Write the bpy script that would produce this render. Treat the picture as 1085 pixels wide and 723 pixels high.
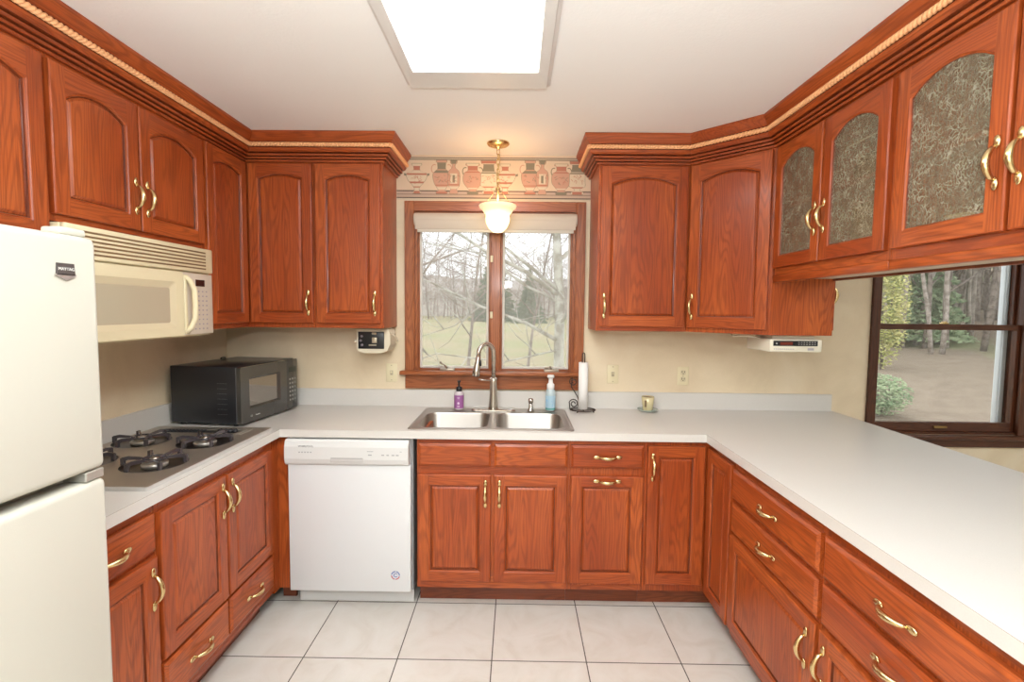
import bpy, bmesh, math, random
from mathutils import Vector, Matrix, Euler
random.seed(7)
PI = math.pi
S = bpy.context.scene
for o in list(bpy.data.objects): bpy.data.objects.remove(o)
C = S.collection

# ------------------------------------------------------------------ camera
F_PX, PITCH, ROLL, YAW, CAM_H = 517.8, .0643, .0105, -.0095, 1.5145
cam = bpy.data.objects.new('camera', bpy.data.cameras.new('camera')); C.objects.link(cam); S.camera = cam
cam.data.sensor_fit = 'HORIZONTAL'; cam.data.sensor_width = 36; cam.data.lens = F_PX*36/1085
cam.data.clip_start = .02; cam.data.clip_end = 500
_c, _s = math.cos(YAW), math.sin(YAW)
_M = Matrix(((_c, _s, 0), (-_s, _c, 0), (0, 0, 1)))            # camera heading
_p, _q = math.cos(PITCH), math.sin(PITCH)
right = Vector((1, 0, 0)); down = Vector((0, -_q, -_p)); fwd = Vector((0, _p, -_q))
cr, sr = math.cos(ROLL), math.sin(ROLL)
r2 = right*cr - down*sr; d2 = right*sr + down*cr
r2, d2, f2 = _M @ r2, _M @ d2, _M @ fwd
cam.matrix_world = Matrix(((r2.x, -d2.x, -f2.x, 0), (r2.y, -d2.y, -f2.y, 0), (r2.z, -d2.z, -f2.z, CAM_H), (0, 0, 0, 1)))

# ------------------------------------------------------------------ world, lights, exposure
S.view_settings.view_transform = 'Standard'; S.view_settings.look = 'None'
S.view_settings.gamma = 1; S.view_settings.use_curve_mapping = False
S.view_settings.exposure = 0.80
W = bpy.data.worlds.new('sky'); S.world = W; W.use_nodes = True
bg = W.node_tree.nodes['Background']; bg.inputs[0].default_value = (.92, .95, 1, 1); bg.inputs[1].default_value = 1.9
LENS_EMIT = 7.5
def area(name, loc, rot, size, power, col=(1, 1, 1), sy=None):
    l = bpy.data.lights.new(name, 'AREA'); l.energy = power; l.color = col; l.size = size
    if sy: l.shape = 'RECTANGLE'; l.size_y = sy
    o = bpy.data.objects.new(name, l); C.objects.link(o); o.location = loc; o.rotation_euler = rot; return o
area('rear_fill_light', (-.2, -1.3, 2.38), (0, 0, 0), 1.2, 13, (.90, .97, 1.02))  # added soft fill behind the camera, not a known fixture
area('dining_fill_light', (3.1, .9, 2.38), (0, 0, 0), .6, 14, (.87, .96, 1.03))  # unseen fill added over the dining side, no fixture there
area('camera_flash', (-.16, -.25, 1.84), (math.radians(84), 0, 0), .17, 6.5, (.90, .98, 1.04), .09)
area('bounce_flash', (-.05, -.45, 1.55), (math.radians(184), 0, 0), .30, 72, (.87, .96, 1.03))

# ------------------------------------------------------------------ materials
def mat(name, col, rough=.5, metal=0, coat=0, emit=None, estr=0, bump=None, spec=.5, alpha=1):
    m = bpy.data.materials.new(name); m.use_nodes = True
    b = m.node_tree.nodes['Principled BSDF']
    b.inputs['Base Color'].default_value = (*col, 1); b.inputs['Roughness'].default_value = rough
    b.inputs['Metallic'].default_value = metal; b.inputs['Coat Weight'].default_value = coat
    b.inputs['Coat Roughness'].default_value = .15; b.inputs['Specular IOR Level'].default_value = spec
    if emit: b.inputs['Emission Color'].default_value = (*emit, 1); b.inputs['Emission Strength'].default_value = estr
    if bump:
        nt = m.node_tree; n = nt.nodes.new('ShaderNodeTexNoise'); n.inputs['Scale'].default_value = bump[0]; n.inputs['Detail'].default_value = 4
        bp = nt.nodes.new('ShaderNodeBump'); bp.inputs['Strength'].default_value = bump[1]; bp.inputs['Distance'].default_value = .01
        tc = nt.nodes.new('ShaderNodeTexCoord')
        nt.links.new(tc.outputs['Object'], n.inputs['Vector']); nt.links.new(n.outputs['Fac'], bp.inputs['Height']); nt.links.new(bp.outputs['Normal'], b.inputs['Normal'])
    return m
class NT:
    def __init__(s, m): s.t = m.node_tree; s.n = s.t.nodes; s.l = s.t.links
    def new(s, typ, **kw):
        n = s.n.new(typ)
        for k, v in kw.items():
            if k.startswith('i_'): n.inputs[k[2:].replace('_', ' ')].default_value = v
            else: setattr(n, k, v)
        return n
    def link(s, a, b): s.l.new(a, b)
    def math(s, op, a, b=None):
        n = s.n.new('ShaderNodeMath'); n.operation = op
        for i, v in enumerate((a, b)):
            if v is None: continue
            if isinstance(v, (int, float)): n.inputs[i].default_value = v
            else: s.l.new(v, n.inputs[i])
        return n.outputs[0]
    def ramp(s, fac, stops):
        n = s.n.new('ShaderNodeValToRGB'); e = n.color_ramp.elements
        while len(e) < len(stops): e.new(.5)
        for i, (p, c) in enumerate(stops): e[i].position = p; e[i].color = (*c, 1)
        s.l.new(fac, n.inputs[0]); return n.outputs[0]
    def mix(s, fac, a, b, mode='MIX'):
        n = s.n.new('ShaderNodeMix'); n.data_type = 'RGBA'; n.blend_type = mode
        for i, v in ((0, fac), (6, a), (7, b)):
            if isinstance(v, (int, float)): n.inputs[i].default_value = v
            elif isinstance(v, tuple): n.inputs[i].default_value = (*v, 1)
            else: s.l.new(v, n.inputs[i])
        return n.outputs[2]

def oak(axis, name=None, dark=(.16, .026, .005), mid=(.335, .054, .010), light=(.51, .112, .023), rough=.34):
    m = mat(name or 'oak_'+axis, mid, rough, coat=.16, spec=.4); t = NT(m); b = t.n['Principled BSDF']
    tc = t.new('ShaderNodeTexCoord'); oi = t.new('ShaderNodeObjectInfo')
    add = t.new('ShaderNodeVectorMath', operation='ADD'); sc = t.new('ShaderNodeVectorMath', operation='SCALE')
    cb = t.new('ShaderNodeCombineXYZ'); 
    r = t.math('MULTIPLY', oi.outputs['Random'], 37.0)
    for i in range(3): t.link(r, cb.inputs[i])
    t.link(tc.outputs['Object'], add.inputs[0]); t.link(cb.outputs[0], add.inputs[1])
    def stretched(k, along):
        mp = t.new('ShaderNodeMapping'); v = [k, k, k]; v['xyz'.index(axis)] = k*along
        mp.inputs['Scale'].default_value = v; t.link(add.outputs[0], mp.inputs['Vector']); return mp.outputs[0]
    n1 = t.new('ShaderNodeTexNoise', i_Scale=1.0, i_Detail=2.0, i_Roughness=.45); t.link(stretched(8, .11), n1.inputs['Vector'])
    w = t.math('SINE', t.math('MULTIPLY', n1.outputs['Fac'], 150.0))
    rings = t.ramp(t.math('ADD', t.math('MULTIPLY', w, .5), .5), [(0, (0, 0, 0)), (.3, (.5, .5, .5)), (.6, (1, 1, 1))])
    n2 = t.new('ShaderNodeTexNoise', i_Scale=1.0, i_Detail=3.0, i_Roughness=.6); t.link(stretched(260, .022), n2.inputs['Vector'])
    pores = t.ramp(n2.outputs['Fac'], [(.36, (0, 0, 0)), (.52, (1, 1, 1))])
    n3 = t.new('ShaderNodeTexNoise', i_Scale=1.0, i_Detail=2.0); t.link(stretched(5, .2), n3.inputs['Vector'])
    base = t.mix(t.ramp(n3.outputs['Fac'], [(.3, (0, 0, 0)), (.7, (1, 1, 1))]), mid, light)
    c1 = t.mix(t.math('MULTIPLY', t.math('SUBTRACT', 1.0, rings), .44), base, dark)
    c2 = t.mix(t.math('MULTIPLY', t.math('SUBTRACT', 1.0, pores), .50), c1, dark)
    t.link(c2, b.inputs['Base Color'])
    bp = t.new('ShaderNodeBump', i_Strength=.12, i_Distance=.002); t.link(pores, bp.inputs['Height']); t.link(bp.outputs[0], b.inputs['Normal'])
    return m
OX, OY, OZ = oak('x'), oak('y'), oak('z')
GLAZE = oak('z', 'stained_groove', (.07, .012, .003), (.17, .030, .007), (.22, .042, .010))
OAK = [OZ, OX, GLAZE]
DX, DZ = (oak(a, 'backlit_wood_'+a, (.035, .010, .004), (.085, .024, .010), (.13, .04, .016)) for a in 'xz')  # dining window wood, its backlit shade put into the colour
TX, TZ = (oak(a, 'trim_oak_'+a, (.15, .035, .010), (.34, .096, .030), (.43, .14, .048)) for a in 'xz')
ROPE = mat('rope_wood', (.90, .46, .21), .5)
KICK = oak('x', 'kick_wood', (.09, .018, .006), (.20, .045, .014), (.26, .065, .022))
BRASS = mat('brass', (.72, .55, .28), .26, 1)
WHITE = mat('white_enamel', (.72, .72, .72), .28, coat=.2)
WHITE2 = mat('white_plastic', (.70, .69, .67), .4)
CREAM = mat('cream_enamel', (.58, .555, .475), .32, coat=.15, bump=(500, .05))
CREAM2 = mat('almond_plastic', (.78, .68, .45), .4)
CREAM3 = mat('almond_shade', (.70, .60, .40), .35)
BLACK = mat('black_plastic', (.012, .012, .014), .3)
DARKGAP = mat('shadow_gap', (.02, .015, .012), .8)
GREY = mat('grey_metal', (.35, .35, .36), .45, .6)
STEEL = mat('brushed_steel', (.46, .42, .38), .36, 1)
NICKEL = mat('brushed_nickel', (.58, .53, .47), .26, 1)
IRON = mat('wrought_iron', (.05, .03, .025), .5, .5)
GRATE = mat('grate_enamel', (.06, .05, .055), .2, 0, coat=.7)
PAPER = mat('paper', (.86, .83, .80), .9)
def lam():
    m = mat('white_laminate', (.74, .715, .685), .30); t = NT(m); b = t.n['Principled BSDF']
    tc = t.new('ShaderNodeTexCoord'); n = t.new('ShaderNodeTexNoise', i_Scale=300.0, i_Detail=2.0); t.link(tc.outputs['Object'], n.inputs['Vector'])
    t.link(t.mix(n.outputs['Fac'], (.635, .60, .555), (.705, .67, .625)), b.inputs['Base Color']); return m
LAM = lam()
def wallpaper():
    m = mat('beige_wallpaper', (.6, .5, .36), .75); t = NT(m); b = t.n['Principled BSDF']
    tc = t.new('ShaderNodeTexCoord')
    n = t.new('ShaderNodeTexNoise', i_Scale=2.6, i_Detail=5.0, i_Roughness=.55, i_Distortion=1.2); t.link(tc.outputs['Object'], n.inputs['Vector'])
    n2 = t.new('ShaderNodeTexNoise', i_Scale=120.0, i_Detail=2.0); t.link(tc.outputs['Object'], n2.inputs['Vector'])
    c = t.ramp(n.outputs['Fac'], [(.3, (.74, .60, .41)), (.5, (.80, .66, .46)), (.72, (.85, .72, .53))])
    t.link(t.mix(t.math('MULTIPLY', n2.outputs['Fac'], .12), c, (.42, .35, .25)), b.inputs['Base Color']); return m
WALLP = wallpaper()
CEIL = mat('ceiling_paint', (.88, .84, .79), .9, bump=(90, .08))
PLAIN = mat('plain_wall', (.66, .60, .50), .9)
def tiles():
    m = mat('floor_tiles', (.6, .5, .4), .3); t = NT(m); b = t.n['Principled BSDF']
    geo = t.new('ShaderNodeNewGeometry'); sp = t.new('ShaderNodeSeparateXYZ'); t.link(geo.outputs['Position'], sp.inputs[0])
    T = .4085; fx = t.math('DIVIDE', t.math('SUBTRACT', sp.outputs[0], -.9094-20*T), T); fy = t.math('DIVIDE', t.math('SUBTRACT', sp.outputs[1], 2.0162-30*T), T)
    def edge(f):
        fr = t.math('FRACT', f); return t.math('MINIMUM', fr, t.math('SUBTRACT', 1.0, fr))
    e = t.math('MINIMUM', edge(fx), edge(fy)); g = t.math('LESS_THAN', e, .0062)
    cid = t.new('ShaderNodeCombineXYZ'); t.link(t.math('FLOOR', fx), cid.inputs[0]); t.link(t.math('FLOOR', fy), cid.inputs[1])
    wn = t.new('ShaderNodeTexWhiteNoise'); t.link(cid.outputs[0], wn.inputs['Vector'])
    off = t.new('ShaderNodeVectorMath', operation='ADD'); s2 = t.new('ShaderNodeVectorMath', operation='SCALE'); s2.inputs['Scale'].default_value = 9
    t.link(wn.outputs['Color'], s2.inputs[0]); t.link(s2.outputs[0], off.inputs[0]); t.link(geo.outputs['Position'], off.inputs[1])
    n = t.new('ShaderNodeTexNoise', i_Scale=5.0, i_Detail=6.0, i_Roughness=.6, i_Distortion=1.5); t.link(off.outputs[0], n.inputs['Vector'])
    c = t.ramp(n.outputs['Fac'], [(.3, (.62, .57, .50)), (.5, (.67, .63, .57)), (.75, (.71, .68, .63))])
    c = t.mix(t.math('MULTIPLY', wn.outputs['Value'], .15), c, (.6, .53, .46))
    t.link(t.mix(g, c, (.10, .085, .07)), b.inputs['Base Color'])
    t.link(t.math('ADD', .28, t.math('MULTIPLY', g, .5)), b.inputs['Roughness'])
    bp = t.new('ShaderNodeBump', i_Strength=.4, i_Distance=.003); t.link(t.math('SUBTRACT', 1.0, g), bp.inputs['Height']); t.link(bp.outputs[0], b.inputs['Normal'])
    return m
TILE = tiles()
def glass(name, tint=(.95, .96, .95), refl=.5):
    m = bpy.data.materials.new(name); m.use_nodes = True; t = NT(m)
    t.n.remove(t.n['Principled BSDF']); out = t.n['Material Output']
    tr = t.new('ShaderNodeBsdfTransparent'); tr.inputs[0].default_value = (*tint, 1)
    gl = t.new('ShaderNodeBsdfGlossy'); gl.inputs['Roughness'].default_value = .01
    lw = t.new('ShaderNodeLayerWeight'); lw.inputs[0].default_value = .5
    mx = t.new('ShaderNodeMixShader'); t.link(t.math('MULTIPLY', t.math('ADD', .03, t.math('MULTIPLY', t.math('POWER', lw.outputs['Facing'], 4.0), .6)), refl*2), mx.inputs[0])
    t.link(tr.outputs[0], mx.inputs[1]); t.link(gl.outputs[0], mx.inputs[2]); t.link(mx.outputs[0], out.inputs[0]); return m
GLASS = glass('window_glass')
def screen(op):
    m = bpy.data.materials.new('insect_mesh'); m.use_nodes = True; t = NT(m)
    t.n.remove(t.n['Principled BSDF']); out = t.n['Material Output']
    tr = t.new('ShaderNodeBsdfTransparent'); df = t.new('ShaderNodeBsdfDiffuse'); df.inputs[0].default_value = (.62, .61, .58, 1)
    mx = t.new('ShaderNodeMixShader'); mx.inputs[0].default_value = op
    t.link(tr.outputs[0], mx.inputs[1]); t.link(df.outputs[0], mx.inputs[2]); t.link(mx.outputs[0], out.inputs[0]); return m
SCREEN = screen(.30); HAZE_SCREEN = screen(.16)
def chipglass():
    m = bpy.data.materials.new('glue_chip_glass'); m.use_nodes = True; t = NT(m); b = t.n['Principled BSDF']; out = t.n['Material Output']
    tc = t.new('ShaderNodeTexCoord')
    nz = t.new('ShaderNodeTexNoise', i_Scale=16.0, i_Detail=2.0); t.link(tc.outputs['Object'], nz.inputs['Vector'])
    ad = t.new('ShaderNodeVectorMath', operation='ADD'); sc = t.new('ShaderNodeVectorMath', operation='SCALE'); sc.inputs['Scale'].default_value = .07
    t.link(nz.outputs['Color'], sc.inputs[0]); t.link(sc.outputs[0], ad.inputs[0]); t.link(tc.outputs['Object'], ad.inputs[1])
    mp = t.new('ShaderNodeMapping'); mp.inputs['Scale'].default_value = (1, 1, .5); mp.inputs['Rotation'].default_value = (0, .5, 0); t.link(ad.outputs[0], mp.inputs['Vector'])
    v = t.new('ShaderNodeTexVoronoi', feature='DISTANCE_TO_EDGE', i_Scale=95.0); t.link(mp.outputs[0], v.inputs['Vector'])
    line = t.ramp(v.outputs['Distance'], [(.0, (1, 1, 1)), (.13, (0, 0, 0))])
    n2 = t.new('ShaderNodeTexNoise', i_Scale=22.0, i_Detail=3.0); t.link(tc.outputs['Object'], n2.inputs['Vector'])
    line = t.math('MULTIPLY', line, t.ramp(n2.outputs['Fac'], [(.30, (.25, .25, .25)), (.62, (.85, .85, .85))]))
    bp = t.new('ShaderNodeBump', i_Strength=.8, i_Distance=.004); t.link(v.outputs['Distance'], bp.inputs['Height'])
    b.inputs['Base Color'].default_value = (.36, .36, .30, 1); b.inputs['Roughness'].default_value = .25
    t.link(bp.outputs[0], b.inputs['Normal'])
    t.link(t.mix(line, (.28, .235, .155), (.60, .56, .44)), b.inputs['Base Color'])
    tr = t.new('ShaderNodeBsdfTransparent'); tr.inputs[0].default_value = (.92, .86, .74, 1)
    mx = t.new('ShaderNodeMixShader'); t.link(t.math('ADD', .32, t.math('MULTIPLY', line, .35)), mx.inputs[0])
    t.link(tr.outputs[0], mx.inputs[1]); t.link(b.outputs[0], mx.inputs[2]); t.link(mx.outputs[0], out.inputs[0]); return m
CHIP = chipglass()

# ------------------------------------------------------------------ mesh helpers
class MB:
    def __init__(s): s.v = []; s.f = []; s.m = []; s.sm = []
    def face(s, idx, m=0, sm=False): s.f.append(tuple(idx)); s.m.append(m); s.sm.append(sm)
    def add(s, vs): i = len(s.v); s.v += [Vector(v) for v in vs]; return list(range(i, i+len(vs)))
    def box(s, x0, x1, y0, y1, z0, z1, m=0, bev=0, seg=2):
        bm = bmesh.new(); r = bmesh.ops.create_cube(bm, size=1)
        for v in bm.verts: v.co = Vector(((x0+x1)/2+v.co.x*(x1-x0), (y0+y1)/2+v.co.y*(y1-y0), (z0+z1)/2+v.co.z*(z1-z0)))
        if bev: bmesh.ops.bevel(bm, geom=list(bm.edges), offset=bev, segments=seg, profile=.5, affect='EDGES')
        s.frombm(bm, m, bool(bev) and seg > 1); return s
    def frombm(s, bm, m=0, sm=False, M=None):
        bm.verts.index_update(); i0 = len(s.v)
        for v in bm.verts: s.v.append((M @ v.co) if M else v.co.copy())
        for f in bm.faces: s.face([i0+v.index for v in f.verts], m, sm)
        bm.free()
    def loops(s, ls, m=0, sm=False, cap0=False, cap1=False, closed=True, wrap=False):
        ids = [s.add(l) for l in ls]; n = len(ls[0])
        pairs = list(zip(ids, ids[1:])) + ([(ids[-1], ids[0])] if wrap else [])
        for a, b in pairs:
            for k in range(n if closed else n-1):
                q = (k+1) % n; s.face([a[k], a[q], b[q], b[k]], m, sm)
        if cap0: s.face(ids[0][::-1], m, False)
        if cap1: s.face(ids[-1], m, False)
        return ids
    def lathe(s, prof, c=(0, 0, 0), n=24, m=0, sm=True, cap0=True, cap1=True, axis='z'):
        ls = []
        for r, h in prof:
            l = []
            for k in range(n):
                a = 2*PI*k/n; p = (r*math.cos(a), r*math.sin(a), h)
                if axis == 'y': p = (p[0], -p[2], p[1])
                if axis == 'x': p = (p[2], p[0], p[1])
                l.append(Vector(p)+Vector(c))
            ls.append(l)
        s.loops(ls, m, sm, cap0, cap1); return s
    def tube(s, pts, rad, n=8, m=0, sm=True, caps=True, flat=1.0):
        pts = [Vector(p) for p in pts]; ls = []
        if not isinstance(rad, (list, tuple)): rad = [rad]*len(pts)
        up = None
        for i, p in enumerate(pts):
            t = (pts[min(i+1, len(pts)-1)]-pts[max(i-1, 0)]).normalized()
            if up is None:
                up = Vector((0, 0, 1)) if abs(t.z) < .9 else Vector((1, 0, 0))
            u = (up - t*up.dot(t)).normalized(); w = t.cross(u); up = u
            ls.append([p + (u*math.cos(2*PI*k/n)*flat + w*math.sin(2*PI*k/n))*rad[i] for k in range(n)])
        s.loops(ls, m, sm, caps, caps); return s
    def ell(s, c, r, n=10, h=6, m=0, M=None):
        bm = bmesh.new(); bmesh.ops.create_uvsphere(bm, u_segments=n, v_segments=h, radius=1)
        for v in bm.verts: v.co = Vector((v.co.x*r[0], v.co.y*r[1], v.co.z*r[2])) 
        if M: bm.transform(M)
        for v in bm.verts: v.co += Vector(c)
        s.frombm(bm, m, True); return s
    def prism(s, poly, h0, h1, axis='z', m=0):
        def P(a, b, h): return {'z': (a, b, h), 'y': (a, h, b), 'x': (h, a, b)}[axis]
        s.loops([[P(a, b, h0) for a, b in poly], [P(a, b, h1) for a, b in poly]], m, False, True, True); return s
    def plate(s, outer, holes, z0, z1, m=0, P=lambda a, b, h: (a, b, h)):
        """flat plate with holes"""
        bm = bmesh.new(); edges = []
        for lp in [outer]+holes:
            vs = [bm.verts.new((a, b, 0)) for a, b in lp]
            for i in range(len(vs)): edges.append(bm.edges.new((vs[i], vs[(i+1) % len(vs)])))
        bmesh.ops.triangle_fill(bm, use_beauty=True, use_dissolve=False, edges=edges)
        bm.verts.index_update(); fs = [[v.index for v in f.verts] for f in bm.faces]; vs = [(v.co.x, v.co.y) for v in bm.verts]; bm.free()
        a = s.add([P(x, y, z1) for x, y in vs]); b = s.add([P(x, y, z0) for x, y in vs])
        for f in fs: s.face([a[i] for i in f], m); s.face([b[i] for i in f][::-1], m)
        for lp in [outer]+holes:
            s.loops([[P(x, y, z0) for x, y in lp], [P(x, y, z1) for x, y in lp]], m)
        return s
    def build(s, name, mats, parent=None, label=None, fix=True):
        me = bpy.data.meshes.new(name); me.from_pydata(s.v, [], s.f)
        if not isinstance(mats, (list, tuple)): mats = [mats]
        for q in mats: me.materials.append(q)
        for p, mi, sm in zip(me.polygons, s.m, s.sm): p.material_index = mi; p.use_smooth = sm
        if fix:
            bm = bmesh.new(); bm.from_mesh(me); bmesh.ops.remove_doubles(bm, verts=bm.verts, dist=1e-6); bmesh.ops.recalc_face_normals(bm, faces=bm.faces); bm.to_mesh(me); bm.free()
        me.validate()
        o = bpy.data.objects.new(name, me); C.objects.link(o)
        if parent is not None: o.parent = parent
        if label: o['label'] = label
        return o
def tag(o, label, cat, group=None):
    o['label'] = label; o['category'] = cat
    if group: o['group'] = group
    return o
def thing(name, label, cat, loc=(0, 0, 0), rz=0, group=None):
    o = bpy.data.objects.new(name, None); C.objects.link(o); o.location = loc; o.rotation_euler = (0, 0, rz); o.empty_display_size = .1
    return tag(o, label, cat, group)
def struct(o): o['kind'] = 'structure'; return o
def rrect(x0, x1, y0, y1, r, n=5):
    p = []
    for cx, cy, a0 in ((x1-r, y0+r, -90), (x1-r, y1-r, 0), (x0+r, y1-r, 90), (x0+r, y0+r, 180)):
        for k in range(n+1):
            a = math.radians(a0+90*k/n); p.append((cx+r*math.cos(a), cy+r*math.sin(a)))
    return p
def circ(cx, cy, r, n=24, r2=None): return [(cx+r*math.cos(2*PI*k/n), cy+(r2 or r)*math.sin(2*PI*k/n)) for k in range(n)]
def text(body, name, size, M, mt, parent, ext=.0004):
    cu = bpy.data.curves.new('t', 'FONT'); cu.body = body; cu.size = size; cu.extrude = ext; cu.align_x = 'CENTER'; cu.align_y = 'CENTER'; cu.resolution_u = 2
    t = bpy.data.objects.new('t', cu); C.objects.link(t); bpy.context.view_layer.update()
    me = bpy.data.meshes.new_from_object(t); bpy.data.objects.remove(t); me.transform(M); me.materials.clear(); me.materials.append(mt)
    o = bpy.data.objects.new(name, me); C.objects.link(o); o.parent = parent; return o
FACE = Matrix.Rotation(PI/2, 4, 'X')         # text standing upright, read from -y

# ------------------------------------------------------------------ room shell
XL, YW, ZC, XR, YS = -1.79, 2.993, 2.436, 4.3, -2.7
W1 = (-.625, .350, 1.085, 2.10)     # rough opening behind the sink
W2 = (2.175, 3.09, .775, 2.10)      # dining window
struct(MB().box(XL-.1, XR+.1, YS-.1, YW+.15, -.1, 0).build('floor', TILE))
struct(MB().box(XL-.1, XR+.1, YS-.1, YW+.15, ZC, ZC+.1).build('ceiling', CEIL))
struct(MB().box(XL-.1, XL, YS, YW, 0, ZC).build('wall_left', WALLP))
struct(MB().box(XR, XR+.1, YS, YW, 0, ZC).build('wall_right', PLAIN))
struct(MB().box(XL, XR, YS-.1, YS, 0, ZC).build('wall_front', PLAIN))
w = MB()
rect = lambda q: [(q[0], q[2]), (q[1], q[2]), (q[1], q[3]), (q[0], q[3])]
w.plate([(XL, 0), (XR, 0), (XR, ZC), (XL, ZC)], [rect(W1), rect(W2)], YW, YW+.15, P=lambda a, b, h: (a, h, b))
struct(w.build('wall_back', WALLP))

# ------------------------------------------------------------------ window 1 (casement pair)
def frame_boxes(mb, x0, x1, z0, z1, t, y0, y1, mv=0, mh=1, tb=None, tt=None, bev=.002):
    tb = t if tb is None else tb; tt = t if tt is None else tt
    mb.box(x0, x0+t, y0, y1, z0, z1, mv, bev, 1); mb.box(x1-t, x1, y0, y1, z0, z1, mv, bev, 1)
    if tb: mb.box(x0+t, x1-t, y0, y1, z0, z0+tb, mh, bev, 1)
    if tt: mb.box(x0+t, x1-t, y0, y1, z1-tt, z1, mh, bev, 1)
win = MB()
win.box(W1[0], W1[0]+.018, YW, YW+.13, W1[2], W1[3], 0); win.box(W1[1]-.018, W1[1], YW, YW+.13, W1[2], W1[3], 0)
win.box(W1[0]+.018, W1[1]-.018, YW, YW+.13, W1[3]-.018, W1[3], 1); win.box(W1[0]+.018, W1[1]-.018, YW, YW+.13, W1[2], W1[2]+.018, 1)
mx = -.132
win.box(mx-.030, mx+.030, YW-.004, YW+.13, W1[2]+.018, W1[3]-.018, 0, .003, 1)
root = struct(win.build('window_1', [TZ, TX]))
cs = MB(); frame_boxes(cs, -.683, .408, 1.13, 2.16, .060, YW-.022, YW, tb=0)
cs.box(-.672, -.629, YW-.028, YW-.022, 1.13, 2.149, 0, .002, 1); cs.box(.354, .397, YW-.028, YW-.022, 1.13, 2.149, 0, .002, 1)
cs.build('window_casing', [TZ, TX], root)
st = MB().box(-.708, .432, YW-.062, YW, 1.112, 1.136, 0, .005); st.build('window_stool', TX, root)
MB().box(-.683, .408, YW-.018, YW-.0005, 1.024, 1.112, 0, .002, 1).build('window_apron', TX, root)
for a, b in ((W1[0]+.018, mx-.030), (mx+.030, W1[1]-.018)):
    sa = MB(); frame_boxes(sa, a, b, W1[2]+.018, W1[3]-.018, .012, YW+.012, YW+.05, tb=.045); sa.build('sash', [TZ, TX], root)
    fr = MB(); frame_boxes(fr, a+.012, b-.012, W1[2]+.066, W1[3]-.022, .013, YW+.004, YW+.016)
    f = fr.build('screen_frame', mat('screen_frame_paint', (.62, .58, .52), .5), root, 'pale screen frame')
    sc = MB(); sc.v = [Vector(p) for p in ((a+.02, YW+.012, 1.16), (b-.02, YW+.012, 1.16), (b-.02, YW+.012, 2.07), (a+.02, YW+.012, 2.07))]; sc.face((0, 1, 2, 3)); sc.build('insect_screen', SCREEN, f)
    MB().box(a+.012, b-.012, YW+.06, YW+.064, W1[2]+.05, W1[3]-.02).build('glass_pane', GLASS, root)
    cxk = (a+b)/2 + (-.04 if a < -.3 else .10)
    ck = MB().box(cxk-.045, cxk+.045, YW-.02, YW+.006, W1[2]+.048, W1[2]+.066, 0, .004)
    ck.tube([(cxk, YW-.012, W1[2]+.064), (cxk-.01, YW-.03, W1[2]+.085), (cxk-.035, YW-.034, W1[2]+.10 if a < -.3 else W1[2]+.075)], [.007, .006, .005]); ck.ell((cxk-.037, YW-.034, W1[2]+(.104 if a < -.3 else .077)), (.008, .008, .008))
    ck.build('window_crank', mat('crank_metal', (.42, .36, .29), .4, .7), root)
for z in (1.46, 1.80):
    MB().box(mx-.032, mx-.016, YW-.012, YW-.002, z, z+.04, 0, .003).build('sash_lock', CREAM2, root)
# roller blind
bl = thing('roller_blind', 'rolled-up off-white blind across the top of the window above the sink', 'blind', (0, YW-.035, 2.06))
bm_ = MB(); bm_.lathe([(.026, -.485), (.036, -.485), (.038, -.478), (.038, .478), (.036, .485), (.026, .485)], (-.1345, 0, -.012), 24, axis='x'); 
bm_.box(-.61, .341, -.036, -.028, -.075, -.012, 0, .003)
bm_.build('valance', mat('blind_fabric', (.62, .53, .43), .7), bl)
MB().box(-.597, .330, -.030, -.018, -.092, -.055, 0, .003).build('bottom_rail', mat('blind_rail', (.66, .60, .50), .5), bl)

# ------------------------------------------------------------------ window 2 (double hung, dining side)
w2 = MB()
x0, x1, z0, z1 = W2
w2.box(x0, x0+.015, YW, YW+.13, z0, z1, 0); w2.box(x0+.015, x1-.015, YW, YW+.13, z1-.02, z1, 1); w2.box(x0+.015, x1-.015, YW, YW+.13, z0, z0+.015, 1); w2.box(x1-.015, x1, YW, YW+.13, z0, z1, 0)
r2_ = struct(w2.build('window_2', [DZ, DX]))
cs = MB(); frame_boxes(cs, x0-.028, x1+.028, z0, z1+.03, .05, YW-.02, YW, tb=0)
cs.build('window_casing', [DZ, DX], r2_)
MB().box(x0-.045, x1+.045, YW-.05, YW, z0-.025, z0, 0, .005).build('window_stool', DX, r2_)
MB().box(x0-.028, x1+.028, YW-.018, YW-.0005, z0-.075, z0-.025, 0, .002, 1).build('window_apron', DX, r2_)
lo = MB(); frame_boxes(lo, x0+.016, x1-.016, z0+.015, 1.452, .022, YW+.015, YW+.05, tb=.055, tt=.034); lo.build('lower_sash', [DZ, DX], r2_)
up = MB(); frame_boxes(up, x0+.016, x1-.016, 1.42, z1-.02, .016, YW+.055, YW+.09, tb=.03, tt=.03); up.build('upper_sash', [DZ, DX], r2_)
MB().box(x0+.035, x1-.035, YW+.03, YW+.034, z0+.07, 1.42).build('glass_pane', GLASS, r2_)
MB().box(x0+.03, x1-.03, YW+.07, YW+.074, 1.45, z1-.05).build('glass_pane', GLASS, r2_)
lk = MB().box(2.60, 2.64, YW+.018, YW+.045, 1.452, 1.462, 0, .003); lk.ell((2.62, YW+.03, 1.464), (.02, .01, .006)); lk.build('sash_lock', BRASS, r2_)
MB().box(2.58, 2.66, YW+.004, YW+.015, z0+.035, z0+.05, 0, .003).build('sash_lift', mat('old_brass', (.35, .22, .08), .4, .8), r2_)
sj = MB().box(x1-.058, x1-.016, YW+.092, YW+.125, z0+.02, z1-.02, 0, .004); sj.box(x1-.052, x1-.040, YW+.086, YW+.092, z0+.02, z1-.02, 0, .002)
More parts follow.
